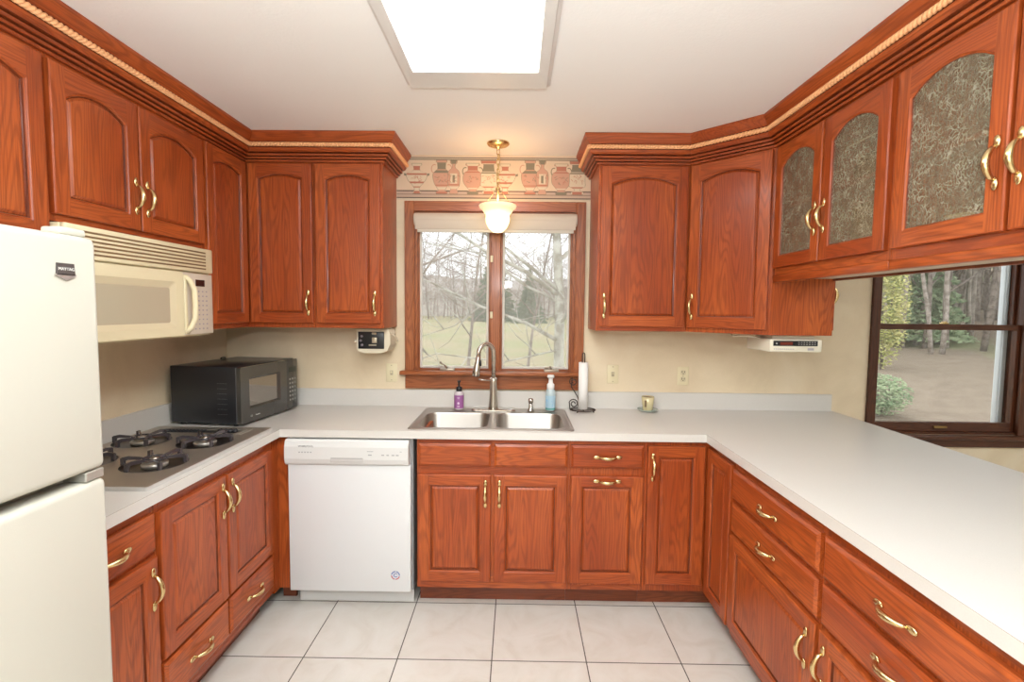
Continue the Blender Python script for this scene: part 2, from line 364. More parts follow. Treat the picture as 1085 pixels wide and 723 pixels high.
sj.build('storm_frame', mat('white_vinyl', (.72, .76, .80), .4), r2_, 'pale storm frame')
sc = MB(); sc.v = [Vector(p) for p in ((x0+.02, YW+.12, z0), (x1-.06, YW+.12, z0), (x1-.06, YW+.12, z1), (x0+.02, YW+.12, z1))]; sc.face((0, 1, 2, 3)); sc.build('insect_screen', HAZE_SCREEN, r2_)  # sheet added to lay a slight haze over this view

# ------------------------------------------------------------------ wallpaper border with printed vases
def border():
    bx0, bx1, zb, zt = -.734, .434, 2.170, ZC-.002; y = YW-.0012
    H = zt-zb; mb = MB()
    mats = [mat('border_ground', (.72, .56, .40), .8), mat('border_line', (.14, .10, .08), .8), mat('border_shelf', (.55, .40, .30), .8),
            mat('vase_pink', (.60, .34, .24), .8), mat('vase_cream', (.70, .58, .42), .8), mat('vase_rust', (.50, .20, .13), .8), mat('vase_olive', (.26, .22, .15), .8)]
    def strip(a, b, m, d=.0003, xa=bx0, xb=bx1): i = mb.add([(xa, y-d, zb+a*H), (xb, y-d, zb+a*H), (xb, y-d, zb+b*H), (xa, y-d, zb+b*H)]); mb.face(i, m)
    mb.box(bx0, bx1, y, y+.001, zb, zt, 0)
    strip(.0, .035, 4); strip(.035, .06, 1); strip(.06, .12, 2); strip(.12, .13, 1); strip(.13, .19, 2); strip(.19, .215, 1); strip(.895, .915, 1); strip(.935, .955, 1); strip(.915, .935, 4)
    P = .532
    # half outline (height 0..1 within vase, half width in units of vase height)
    kinds = {
     'amphora': [(.0, .20), (.06, .21), (.09, .12), (.13, .14), (.3, .27), (.5, .33), (.62, .31), (.70, .20), (.73, .15), (.92, .14), (.94, .20), (1, .19)],
     'lekythos': [(.0, .13), (.05, .15), (.14, .10), (.22, .19), (.4, .22), (.6, .21), (.68, .17), (.76, .06), (.86, .05), (.9, .11), (1, .12)],
     'krater': [(.0, .20), (.08, .21), (.10, .12), (.16, .17), (.35, .34), (.55, .37), (.70, .32), (.76, .19), (.92, .19), (.94, .26), (1, .25)],
     'bell': [(.0, .17), (.06, .22), (.12, .10), (.17, .10), (.24, .26), (.4, .26), (.62, .26), (.66, .22), (.72, .18), (.90, .17), (.92, .24), (1, .26)],
     'urn': [(.0, .16), (.05, .18), (.10, .11), (.2, .12), (.42, .36), (.6, .46), (.68, .43), (.76, .15), (.92, .14), (.94, .21), (1, .22)]}
    def vase(cx, kind, hh, body, layer):
        kp = kinds[kind]; pr = []
        for i in range(len(kp)-1):
            p0, p1, p2, p3 = kp[max(i-1, 0)], kp[i], kp[i+1], kp[min(i+2, len(kp)-1)]
            for q in range(4):
                u = q/4; cr_ = lambda a, b, c, d: .5*(2*b+(c-a)*u+(2*a-5*b+4*c-d)*u*u+(3*b-a-3*c+d)*u**3)
                pr.append((p1[0]+(p2[0]-p1[0])*u, max(.03, cr_(p0[1], p1[1], p2[1], p3[1]))))
        pr.append(kp[-1]); pr = [(a, b*{'amphora': .80, 'lekythos': .82, 'krater': .86, 'bell': .90, 'urn': .76}[kind]) for a, b in pr]; b0 = zb+.14*H; h = hh*H; yo = .0006+layer*.0006
        def outline(g, d, m):
            L = [(cx-(w_*h+g), b0+t*h) for t, w_ in pr]; R = [(cx+(w_*h+g), b0+t*h) for t, w_ in pr]
            for i in range(len(pr)-1):
                e0 = -g if i == 0 else 0; e1 = g if i == len(pr)-2 else 0
                ids = mb.add([(L[i][0], y-yo-d, L[i][1]+e0), (R[i][0], y-yo-d, R[i][1]+e0), (R[i+1][0], y-yo-d, R[i+1][1]+e1), (L[i+1][0], y-yo-d, L[i+1][1]+e1)]); mb.face(ids, m)
        outline(.0022, 0, 6); outline(0, .0001, body)
        def band(t0, t1, m, fr=1.0, d=.0002):
            def wd(t):
                for (a, wa), (b, wb) in zip(pr, pr[1:]):
                    if a <= t <= b and b > a: return wa+(wb-wa)*(t-a)/(b-a)
                return pr[-1][1]
            ids = mb.add([(cx-wd(t0)*h*fr, y-yo-d, b0+t0*h), (cx+wd(t0)*h*fr, y-yo-d, b0+t0*h), (cx+wd(t1)*h*fr, y-yo-d, b0+t1*h), (cx-wd(t1)*h*fr, y-yo-d, b0+t1*h)]); mb.face(ids, m)
        if kind == 'amphora': band(.73, .93, 6); band(.62, .70, 6); band(.12, .20, 4); band(.0, .06, 5); band(.24, .27, 5)
        if kind == 'lekythos': band(.88, 1, 6); band(.14, .22, 4); band(.25, .28, 5); band(.30, .6, 4, .6); band(.33, .55, 6, .2, .0003)
        if kind == 'krater': band(.78, .92, 5); band(.70, .74, 5); band(.0, .08, 6); band(.16, .2, 4); band(.92, 1, 4)
        if kind == 'bell': band(.68, .9, 6); band(.62, .66, 6); band(.19, .23, 5); band(.0, .09, 5); band(.92, 1, 5)
        if kind == 'urn': band(.62, .68, 5); band(.34, .40, 5); band(.2, .24, 5); band(.0, .09, 5); band(.78, .92, 5)
        # little brush figures on the body
        rnd = random.Random(int(cx*1000))
        for _ in range(16):
            fx = cx+rnd.uniform(-.2, .2)*h; fz = b0+rnd.uniform(.34, .58)*h; a = rnd.uniform(0, PI); l = rnd.uniform(.004, .010)
            dx, dz = math.cos(a)*l, math.sin(a)*l; nx, nz = -math.sin(a)*.0012, math.cos(a)*.0012
            ids = mb.add([(fx-dx-nx, y-yo-.0004, fz-dz-nz), (fx+dx-nx, y-yo-.0004, fz+dz-nz), (fx+dx+nx, y-yo-.0004, fz+dz+nz), (fx-dx+nx, y-yo-.0004, fz-dz+nz)]); mb.face(ids, 5 if body in (4,) else (5 if _ % 2 else 6))
        if kind in ('amphora', 'krater'):
            for sgn in (-1, 1):
                pts = []
                for k in range(9):
                    a = -PI/2+PI*k/8*1.15
                    pts.append((cx+sgn*((.22 if kind == 'amphora' else .25)*h+.09*h*math.cos(a)), b0+(.74+.13*math.sin(a))*h))
                for (ax, az), (bx, bz) in zip(pts, pts[1:]):
                    d_ = Vector((bx-ax, 0, bz-az)).normalized(); nn = Vector((-d_.z, 0, d_.x))*.0028
                    ids = mb.add([Vector((ax, y-yo, az))-nn, Vector((bx, y-yo, bz))-nn, Vector((bx, y-yo, bz))+nn, Vector((ax, y-yo, az))+nn]); mb.face(ids, 6 if kind == 'krater' else 3)
        if kind == 'urn':
            for sgn in (-1, 1):
                ids = mb.add([(cx+sgn*.31*h, y-yo, b0+.58*h), (cx+sgn*.43*h, y-yo, b0+.60*h), (cx+sgn*.44*h, y-yo, b0+.68*h), (cx+sgn*.31*h, y-yo, b0+.66*h)]); mb.face(ids, 6)
    seq = [('amphora', .75, 3, 0), ('lekythos', .76, 3, .073), ('krater', .68, 3, .187), ('bell', .74, 4, .283), ('urn', .67, 4, .382)]
    a0 = -.462
    for rep in (-1, 0, 1):
        for i, (k, hh, body, dx) in enumerate(seq):
            cx = a0+dx+rep*P
            if bx0+.055 < cx < bx1-.055: vase(cx, k, hh, body, 1 if k in ('lekythos', 'bell') else 0)
    return mb.build('wallpaper_border', mats, fix=False)
tag(border(), 'strip of wallpaper border printed with old pottery vases above the window', 'wallpaper border')

# ------------------------------------------------------------------ joinery builders (local frame: x = width, -y = out of the face, z = up)
DT = .020
def outline(x0, x1, z0, z1, rise, ins, n=10):
    """closed loop, inset by ins; rise = height of the arch over its shoulders"""
    a, b = x0+ins, x1-ins; zb = z0+ins
    if rise <= 0: 
        return [(a, zb), (b, zb)] + [(b+(a-b)*k/n, z1-ins) for k in range(n+1)]
    wd = (x1-x0)/2; R = (wd*wd+rise*rise)/(2*rise); cz = z1-R; cx = (x0+x1)/2; Ri = R-ins
    return [(a, zb), (b, zb)] + [(b+(a-b)*k/n, cz+math.sqrt(max(0, Ri*Ri-(b+(a-b)*k/n-cx)**2))) for k in range(n+1)]
def door_mesh(x0, x1, z0, z1, rise=0, stile=.052, glassy=False, y=0, btm=None):
    mb = MB(); yf = y-DT; e = .004; st = stile; N = 10
    rail_b = btm or st; rail_t = st
    ox0, ox1, oz0, oz1 = x0+st, x1-st, z0+rail_b, z1-rail_t
    # outer edge
    R = lambda i, yy: [(x0+i, yy, z0+i), (x1-i, yy, z0+i), (x1-i, yy, z1-i), (x0+i, yy, z1-i)]
    L = [R(0, y), R(0, yf+e), R(e*.35, yf+e*.35), R(e, yf)]
    ids = [mb.add(l) for l in L]
    for a, b in zip(ids, ids[1:]):
        for k in range(4): mb.face([a[k], a[(k+1) % 4], b[(k+1) % 4], b[k]], 1 if k in (0, 2) else 0)
    if not glassy: mb.face(ids[0][::-1], 0)
    # front frame
    O = outline(ox0, ox1, oz0, oz1, rise, 0, N); arch = O[2:]
    q = lambda pts, m: mb.face(mb.add([(a, yf, b) for a, b in pts]), m)
    q([(x0+e, z0+e), (ox0, z0+e), (ox0, z1-e), (x0+e, z1-e)], 0); q([(ox1, z0+e), (x1-e, z0+e), (x1-e, z1-e), (ox1, z1-e)], 0)
    q([(ox0, z0+e), (ox1, z0+e), (ox1, oz0), (ox0, oz0)], 1)
    for (a, b), (c, d) in zip(arch, arch[1:]): q([(c, d), (a, b), (a, z1-e), (c, z1-e)], 1)
    # sticking and panel
    if glassy: prof = [(0, yf), (.003, yf+.003), (.006, yf+.004), (.009, yf+.012), (.009, y-.004), (0, y-.004)]
    else: prof = [(0, yf), (.003, yf+.004), (.007, yf+.005), (.009, yf+.010), (.012, yf+.011), (.021, yf+.0045), (.024, yf+.004)]
    ls = [[(a, yy, b) for a, b in outline(ox0, ox1, oz0, oz1, rise, i, N)] for i, yy in prof]
    ids = [mb.add(l) for l in ls]; n = len(ls[0])
    for j, (a, b) in enumerate(zip(ids, ids[1:])):
        for k in range(n):
            kk = (k+1) % n; mb.face([a[k], a[kk], b[kk], b[k]], 2 if j in (2, 3) else 0 if k in (1, n-1) or (j >= 4 and not glassy) else 1)
    if not glassy: mb.face(ids[-1], 0)
    else:
        # back face of the frame
        q2 = lambda pts, m: mb.face(mb.add([(a, y-.004, b) for a, b in pts]), m)
        q2([(x0, z0), (x0, z1), (ox0, z1), (ox0, z0)], 0); q2([(ox1, z0), (ox1, z1), (x1, z1), (x1, z0)], 0); q2([(ox0, z0), (ox0, oz0), (ox1, oz0), (ox1, z0)], 1)
        for (a, b), (c, d) in zip(arch, arch[1:]): q2([(a, b), (c, d), (c, z1), (a, z1)], 1)
    return mb, (ox0, ox1, oz0, oz1)
def handle(parent, x, z, horiz=False, y=-DT, scale=1.0):
    mb = MB(); L = .066*scale
    pts, rad = [], []
    for k in range(15):
        u = -1+2*k/14; out = .006+.024*(math.cos(u*PI/2)**.65 if abs(u) < 1 else 0)
        pts.append((u*L*.66, out)); rad.append(.0050+.0042*math.cos(u*PI/2))
    def P(u, o): return (x+u, y-o, z) if horiz else (x, y-o, z+u)
    mb.tube([P(u, o) for u, o in pts], rad, 8)
    for sg in (-1, 1):
        c = P(sg*L*.82, .0035); r = (.0175, .005, .010) if horiz else (.010, .005, .0175)
        mb.ell(c, r, 10, 6)
        c = P(sg*L*.62, .0055); mb.ell(c, (.006, .006, .006), 8, 5)
    return mb.build('handle', BRASS, parent)
def door(root, x0, x1, z0, z1, rise=0, hx=None, hz=None, hor=False, stile=.052, glassy=False, name='door', btm=None, hs=1.0):
    mb, o = door_mesh(x0, x1, z0, z1, rise, stile, glassy, btm=btm)
    d = mb.build(name, OAK, root)
    if glassy:
        g = MB(); g.prism(outline(o[0], o[1], o[2], o[3], rise, .002), -.013, -.009, 'y'); g.build('glass_pane', CHIP, d, 'pane of textured obscure glass')
    if hx is not None: handle(d, hx, hz, hor, scale=hs)
    return d
def drawer(root, x0, x1, z0, z1, pull=True, name='drawer', off=0):
    mb = MB(); e = .010; yf = -DT
    R = lambda i, yy: [(x0+i, yy, z0+i), (x1-i, yy, z0+i), (x1-i, yy, z1-i), (x0+i, yy, z1-i)]
    mb.loops([R(0, 0), R(0, yf+.007), R(.003, yf+.0055), (R(.010, yf+.001)), R(.012, yf)], 1, False, True, True)
    d = mb.build(name, OAK, root)
    if pull: handle(d, (x0+x1)/2+off, (z0+z1)/2, True)
    return d
def carcass(root, x0, x1, y1, z0, z1, name='carcass'):
    mb = MB(); mb.box(x0, x1, 0, y1, z0, z1, 0, .001, 1)
    mb.box(x0+.02, x1-.02, -.0012, .0, z1-.030, z1-.001, 1); mb.box(x0+.02, x1-.02, -.0012, .0, z0+.001, z0+.024, 1)
    return mb.build(name, OAK, root)
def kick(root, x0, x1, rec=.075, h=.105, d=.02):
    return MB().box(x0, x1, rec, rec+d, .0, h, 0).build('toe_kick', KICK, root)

UZ0, UZ1, DZ0, DZ1 = 1.403, 2.31, 1.428, 2.288
UD = .303; YU = 2.688; XUL = -1.483
HZ = 1.54
# --- upper cabinets, left of the window
r = thing('wall_cabinet', 'oak wall cabinet with one arched door just left of the window', 'cabinet', (-1.110, YU, 0))
carcass(r, 0, .375, UD, UZ0, UZ1); door(r, .012, .362, DZ0, DZ1, .030, .334, HZ)
# corner cabinet (bifold pair of doors)
r = thing('corner_wall_cabinet', 'oak corner wall cabinet with two narrow arched doors right of the almond microwave', 'cabinet', (0, 0, 0))
MB().prism([(XL+.001, 2.318), (XUL, 2.318), (XUL, YU), (-1.112, YU), (-1.112, YW-.001), (XL+.001, YW-.001)], UZ0, UZ1, 'z').build('carcass', OZ, r)
d = door_mesh(0, .345, DZ0, DZ1, .028, .050)[0]
o = d.build('door', OAK, r); o.location = (-1.461, YU, 0); handle(o, .320, HZ)
d = door_mesh(0, .338, DZ0, DZ1, .028, .050)[0]
o = d.build('door', OAK, r); o.location = (XUL, 2.326, 0); o.rotation_euler = (0, 0, PI/2)
# cabinet over the microwave
r = thing('wall_cabinet', 'short oak wall cabinet with two arched doors above the almond microwave', 'cabinet', (XUL, 1.552, 0), PI/2)
carcass(r, 0, .763, .303, 1.782, UZ1)
door(r, .004, .358, 1.805, DZ1-.006, .045, .334, 1.932); door(r, .366, .750, 1.805, DZ1-.006, .045, .392, 1.932)
# cabinet above the fridge
r = thing('wall_cabinet', 'oak wall cabinet with a tall arched door above the refrigerator', 'cabinet', (XUL, 1.02, 0), PI/2)
carcass(r, 0, .530, .303, 1.70, UZ1); door(r, .02, .515, 1.715, DZ1-.004, .045)
# --- right of the window
r = thing('wall_cabinet', 'oak wall cabinet with one arched door just right of the window', 'cabinet', (.434, YU, 0))
carcass(r, 0, .490, UD, UZ0, UZ1); door(r, .012, .476, DZ0, DZ1, .042, .038, HZ)
DXc, DYc = .926, YU; DL = .4285
r = thing('diagonal_wall_cabinet', 'oak corner wall cabinet with an angled arched door and a plain side panel', 'cabinet')
ex, ey = DXc+DL*math.cos(PI/4), DYc-DL*math.sin(PI/4)
MB().prism([(DXc, DYc), (ex, ey), (1.530, ey), (1.530, YW-.001), (DXc, YW-.001)], UZ0, UZ1, 'z').build('carcass', OZ, r)
d = door_mesh(.012, DL-.014, DZ0, DZ1, .036)[0]; o = d.build('door', OAK, r); o.location = (DXc, DYc, 0); o.rotation_euler = (0, 0, -PI/4); handle(o, .038, HZ)
d = door_mesh(.0, .34, DZ0, DZ1, .0)[0]; o = d.build('door', OAK, r); o.location = (1.530, ey+.02, 0); o.rotation_euler = (0, 0, PI/2); handle(o, .035, 1.60)
# --- glass cabinets over the peninsula
GX = 1.236; GZ0 = 1.690
def glass_cab(y_far, w_, label, dish):
    r = thing('glass_wall_cabinet', label, 'cabinet', (GX, y_far, 0), -PI/2, 'glass-door cabinets over the peninsula')
    t = .018; D = .300; mb = MB()
    mb.box(0, t, .0, D, GZ0, UZ1); mb.box(w_-t, w_, 0, D, GZ0, UZ1); mb.box(t, w_-t, 0, D, GZ0, GZ0+t, 1); mb.box(t, w_-t, 0, D, UZ1-t, UZ1, 1)
    mb.box(t, w_-t, 0, .018, UZ1-.035, UZ1-t, 1); mb.box(t, w_-t, 0, .018, GZ0+t, GZ0+.035, 1)
    mb.box(w_/2-.018, w_/2+.018, 0, .018, GZ0+.035, UZ1-.035, 0)
    mb.build('carcass', OAK, r)
    MB().box(t, w_-t, .03, D-.01, 2.0, 2.018).build('shelf', OX, r)
    MB().box(-.0, w_, -.008, .02, GZ0-.032, GZ0, 0, .004).build('light_rail', OX, r)
    MB().box(.0, w_, .021, D-.021, GZ0-.012, GZ0, 0).build('underside', mat('underside_laminate', (.55, .44, .33), .5), r)
    MB().box(-.0, w_, D-.02, D, GZ0-.022, GZ0, 0, .002, 1).build('light_rail', KICK, r)
    h = w_/2
    door(r, .014, h-.006, GZ0+.035, DZ1-.004, .050, h-.030, 1.90, stile=.050, glassy=True, hs=.98)
    door(r, h+.006, w_-.014, GZ0+.035, DZ1-.004, .050, h+.030, 1.90, stile=.050, glassy=True, hs=.98)
    # doors on the dining side, glazed too
    for a, b in ((.014, h-.006), (h+.006, w_-.014)):
        d = door_mesh(a, b, GZ0+.035, DZ1-.004, .05, .05, True)[0]; o = d.build('door', OAK, r); o.location = (w_, D, 0); o.rotation_euler = (0, 0, PI)
        g = MB(); g.prism(outline(a+.05, b-.05, GZ0+.085, DZ1-.054, .05, .002), -.013, -.009, 'y'); g.build('glass_pane', CHIP, o, 'pane of textured obscure glass')
    return r
glass_cab(ey-.004, .735, 'oak cabinet with two textured glass doors beside the angled corner cabinet', False)
glass_cab(ey-.741, .785, 'oak cabinet with two textured glass doors at the right edge holding a pale dish', True)
ds = MB(); ds.lathe([(.034, 0), (.036, .006), (.050, .030), (.064, .070), (.070, .105), (.067, .105), (.060, .070), (.045, .034), (.0, .012)], (0, 0, 0), 28, cap1=False)
o = ds.build('bowl', mat('ivory_china', (.88, .80, .56), .25)); o.location = (1.37, 1.50, GZ0+.0185); tag(o, 'ivory bowl standing inside the rightmost glass-door cabinet', 'bowl')

# --- crown mouldings
def mitre(path):
    out = []
    for i, p in enumerate(path):
        p = Vector(p)
        if i == 0: d = (Vector(path[1])-p).normalized(); n = Vector((d.y, -d.x)); out.append(n); continue
        if i == len(path)-1: d = (p-Vector(path[i-1])).normalized(); out.append(Vector((d.y, -d.x))); continue
        a = (p-Vector(path[i-1])).normalized(); b = (Vector(path[i+1])-p).normalized()
        na, nb = Vector((a.y, -a.x)), Vector((b.y, -b.x)); m = (na+nb).normalized(); out.append(m/m.dot(na))
    return out
PROF = [(.0, 2.296), (.012, 2.296), (.014, 2.299), (.014, 2.306), (.007, 2.3065), (.007, 2.309), (.024, 2.3095), (.026, 2.312), (.026, 2.319), (.018, 2.3195), (.018, 2.322), (.036, 2.3225), (.038, 2.325), (.038, 2.333), (.030, 2.3335), (.030, 2.336),
        (.048, 2.339), (.058, 2.347), (.062, 2.357), (.054, 2.360), (.054, 2.384), (.064, 2.387), (.072, 2.398), (.084, 2.414), (.090, 2.424), (.090, ZC-.0008), (.0, ZC-.0008)]
GROOVE = {3, 4, 5, 8, 9, 10, 13, 14, 15, 19, 20}
def crown(name, path, mats_idx, label):
    r = thing(name, label, 'moulding', (path[0][0], path[0][1], 2.3))
    ox, oy = path[0]
    mt = mitre(path); mb = MB()
    ls = [[(p[0]+m.x*o_-ox, p[1]+m.y*o_-oy, z-2.3) for o_, z in PROF] for p, m in zip(path, mt)]
    ids = [mb.add(l) for l in ls]; n = len(PROF)
    for j, (a, b) in enumerate(zip(ids, ids[1:])):
        for k in range(n): kk = (k+1) % n; mb.face([a[k], a[kk], b[kk], b[k]], 2 if k in GROOVE else mats_idx[j])
    mb.face(ids[0][::-1], 0); mb.face(ids[-1], 0)
    mb.build('crown_profile', [OX, OY, GLAZE], r)
    rp = MB(); o_, zc, rr = .0645, 2.372, .0112
    for (p, m), (p2, m2) in zip(zip(path, mt), list(zip(path, mt))[1:]):
        A = Vector((p[0]+m.x*o_, p[1]+m.y*o_, zc)); B = Vector((p2[0]+m2.x*o_, p2[1]+m2.y*o_, zc)); d = B-A; L = d.length; d.normalize()
        side = Vector((d.y, -d.x, 0)); N = max(4, int(L/.0028)); lo_ = []
        for i in range(N+1):
            c = A+d*(L*i/N); ph = L*i/N/.034*2*PI; l = []
            for k in range(10):
                a = 2*PI*k/10; q = rr*(.66+.40*abs(math.cos((a-ph)))**.8) 
                l.append(Vector((c.x-ox, c.y-oy, c.z-2.3))+side*math.cos(a)*q+Vector((0, 0, 1))*math.sin(a)*q)
            lo_.append(l)
        rp.loops(lo_, 0, False, True, True)
    rp.build('rope_trim', ROPE, r, 'light twisted rope trim')
    return r
# outward normal is to the right of travel direction
crown('crown_moulding', [(XUL, .85), (XUL, YU), (-.735, YU), (-.735, YW-.0015)], [1, 0, 1], 'oak crown moulding with rope trim along the cabinets left of the window')
crown('crown_moulding', [(.434, YW-.0015), (.434, YU), (DXc, DYc), (ex, ey), (GX, ey-.0), (GX, .85)][:4]+[(GX, .85)], [1, 0, 0, 1], 'oak crown moulding with rope trim along the cabinets right of the window')

# ------------------------------------------------------------------ base cabinets
BT = .8745; YB = 2.390; XBL = -1.190; XBR = .963
D0, D1_, R0, R1 = .145, .695, .735, .850
# back run
r = thing('sink_base_cabinet', 'oak base cabinet with two doors and two blank drawer fronts under the sink', 'cabinet', (-.490, YB, 0))
cb_ = MB(); cb_.box(0, .018, 0, .58, .105, BT); cb_.box(.739, .757, 0, .58, .105, BT); cb_.box(.018, .739, 0, .58, .105, .123, 1); cb_.box(.018, .739, 0, .02, .123, .145+.02, 1); cb_.box(.018, .739, 0, .02, .69, .74, 1); cb_.box(.018, .739, 0, .02, .845, BT, 1)
cb_.box(.36, .40, 0, .02, .165, .69, 0); cb_.box(.018, .739, 0, .02, .74, .845, 1); cb_.box(.018, .035, 0, .02, .165, .69, 0); cb_.box(.72, .739, 0, .02, .165, .69, 0)
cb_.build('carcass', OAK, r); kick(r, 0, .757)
door(r, .010, .370, D0, D1_, 0, .343, .600); door(r, .386, .748, D0, D1_, 0, .413, .600)
drawer(r, .010, .370, R0, R1, False, 'false_drawer_front'); drawer(r, .386, .748, R0, R1, False, 'false_drawer_front')
r = thing('base_cabinet', 'narrow oak base cabinet with one drawer over a door with a level pull', 'cabinet', (.268, YB, 0))
carcass(r, 0, .374, .60, .105, BT); kick(r, 0, .374); drawer(r, .008, .366, R0, R1); door(r, .008, .366, D0, D1_, 0, .187, .672, True)
r = thing('corner_base_cabinet', 'oak corner base cabinet with two full-height doors meeting at the inner corner', 'cabinet')
MB().prism([(.643, YB), (XBR, YB), (XBR, 2.106), (1.56, 2.106), (1.56, YW-.001), (.643, YW-.001)], .105, BT, 'z').build('carcass', OZ, r)
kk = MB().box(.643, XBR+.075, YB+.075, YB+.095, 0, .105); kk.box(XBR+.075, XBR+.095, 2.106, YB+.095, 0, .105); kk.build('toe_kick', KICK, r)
o = door_mesh(0, .283, D0, R1)[0].build('door', OAK, r); o.location = (.654, YB, 0); handle(o, .024, .745)
o = door_mesh(0, .258, D0-.03, R1-.006)[0].build('door', OAK, r); o.location = (XBR, 2.368, 0); o.rotation_euler = (0, 0, -PI/2)
# peninsula
def pen_unit(y_far, w_, label, hs):
    r = thing('peninsula_base_cabinet', label, 'cabinet', (XBR, y_far, 0), -PI/2)
    carcass(r, 0, w_, .60, .085, BT); kick(r, 0, w_, h=.085)
    h = w_/2
    drawer(r, .010, w_-.010, .703, .834); drawer(r, .010, w_-.010, .558, .685)
    for a in hs: door(r, a[0], a[1], .125, .540, 0, a[2], .435)
    return r
pen_unit(2.104, .632, 'oak peninsula cabinet with two drawers above a wide door next to the corner cabinet', [(.010, .622, .585)])
pen_unit(1.470, .60, 'oak peninsula cabinet with two long drawers nearest the camera', [(.010, .59, .040)])
# left run
def rotdoor(root, *a, **k): return door(root, *a, **k)
r = thing('cooktop_base_cabinet', 'oak base cabinet with two tall doors above two low drawers under the cooktop', 'cabinet', (XBL, 1.556, 0), PI/2)
carcass(r, 0, .775, .58, .105, BT); kick(r, 0, .775)
door(r, .008, .372, .322, .832, 0, .345, .735, hs=1.05); door(r, .384, .745, .322, .832, 0, .411, .735, hs=1.05)
drawer(r, .008, .372, .155, .305); drawer(r, .384, .745, .155, .305)
r = thing('base_cabinet', 'oak base cabinet with a drawer over a door beside the refrigerator', 'cabinet', (XBL, 1.178, 0), PI/2)
carcass(r, 0, .374, .58, .105, BT); kick(r, 0, .374); drawer(r, .008, .366, .712, .838); door(r, .008, .366, .130, .695, 0, .340, .595, hs=1.05)
r = thing('corner_filler_panel', 'plain oak filler strip in the corner left of the dishwasher', 'filler panel', (XBL, YB, 0))
f_ = MB().box(.0, .054, 0, .02, .09, BT); f_.box(-.02, .0, -.055, .02, .09, BT); f_.build('panel', OZ, r)
MB().box(-.02, .05, .075, .09, 0, .09).build('toe_kick', KICK, r)

# ------------------------------------------------------------------ worktop
CT0, CT = .876, .914
ct = thing('countertop', 'white laminate worktop running round three sides of the kitchen', 'countertop', (0, 0, 0))
XE = 1.935
hole = rrect(-.520, .272, 2.415, 2.790, .03)
cm = MB()
cm.plate([(XL+.001, 1.176), (-1.1598, 1.176), (-1.1598, 2.358), (.9327, 2.358), (.9327, .30), (XE, .30), (XE, YW-.001), (XL+.001, YW-.001)], [hole], CT0, CT)
cm.build('worktop_slab', LAM, ct)
ln = MB(); t_ = .0008; z_ = CT-.0022
MB().box(XL+.022, 1.927, YW-.021, YW-.001, CT, 1.016, 0, .001, 1).build('backsplash', LAM, ct)
MB().box(XL+.001, XL+.021, 1.176, YW-.001, CT, 1.016, 0, .001, 1).build('backsplash', LAM, ct)
seam = MB(); sm_ = mat('laminate_seam', (.30, .22, .16), .7)
seam.box(.9327, .9337, .30, 2.358, CT, CT+.0004); seam.build('edge_seam', sm_, ct)
MB().box(-1.1608, -1.1598, 1.176, 2.358, CT, CT+.0004).build('edge_seam', sm_, ct)

# ------------------------------------------------------------------ sink and tap
sk = thing('kitchen_sink', 'double-bowl stainless steel sink set in the worktop under the window', 'sink', (-.124, 2.64, CT))
rim = MB(); ox, oy = -.124, 2.64
bowls = [(-.502, -.146, 2.425, 2.780), (-.102, .250, 2.425, 2.780)]
H_ = [[(a-ox, b-oy) for a, b in rrect(*bw, .06, 6)] for bw in bowls]
out_ = [(a-ox, b-oy) for a, b in rrect(-.541, .293, 2.386, 2.905, .025)]
rim.plate(out_, H_, .0005, .004)
lip = [(a-ox, b-oy) for a, b in rrect(-.533, .285, 2.394, 2.897, .02)]
rim.loops([[(a, b, .004) for a, b in out_], [(a, b, .0065) for a, b in [(x*.995, y*.993) for x, y in out_]], [(a, b, .0065) for a, b in lip], [(a, b, .004) for a, b in [(x*.985, y*.975) for x, y in lip]]], 0, True)
rim.build('rim', STEEL, sk)
for bw in bowls:
    mb = MB(); x0, x1, y0, y1 = [v-q for v, q in zip(bw, (ox, ox, oy, oy))]
    ls = []
    for ins, z, rr in ((0, .004, .06), (.003, -.005, .06), (.010, -.14, .055), (.020, -.162, .05), (.045, -.172, .04)):
        ls.append([(a, b, z) for a, b in rrect(x0+ins, x1-ins, y0+ins, y1-ins, rr, 6)])
    mb.loops(ls, 0, True, False, True)
    cx, cy = (x0+x1)/2, (y0+y1)/2
    o = mb.build('bowl', STEEL, sk)
    for p in o.data.polygons:
        pass
    MB().lathe([(.045, -.1715), (.043, -.169), (.035, -.170), (.0, -.171)], (cx, cy+.03, 0), 20, cap1=False).build('drain', NICKEL, o)
MB().box(.262-ox-.004, .262-ox+.0, 0, .001, .004, .0045).build('rim_edge', STEEL, sk)

tp = thing('kitchen_faucet', 'brushed nickel gooseneck faucet with pull-down spray behind the sink', 'faucet', (-.133, 2.845, CT+.0065))
b = MB(); b.plate(rrect(-.130, .130, -.028, .028, .027, 8), [], 0, .004); b.loops([[(x, y, .004) for x, y in rrect(-.130, .130, -.028, .028, .027, 8)], [(x, y, .010) for x, y in rrect(-.122, .122, -.021, .021, .0205, 8)]], 0, True, False, True)
b.build('deck_plate', NICKEL, tp)
b = MB(); b.lathe([(.029, .008), (.030, .012), (.028, .03), (.025, .06), (.0225, .10), (.022, .15), (.0235, .175), (.021, .19), (.015, .195)], (0, 0, 0), 24); b.build('body', NICKEL, tp)
pts = [(0, 0, .19), (0, 0, .30)]
ang = -.55   # spout swings left and forward
ux, uy = -math.cos(.62), -math.sin(.62)
R_ = .052
for k in range(1, 13):
    a = PI*k/12*1.02; s_ = R_*(1-math.cos(a)); pts.append((ux*s_, uy*s_, .335+R_*1.15*math.sin(a)))
end = pts[-1]
b = MB(); b.tube(pts, .0125, 14); b.build('spout', NICKEL, tp)
b = MB(); dx, dy = ux, uy
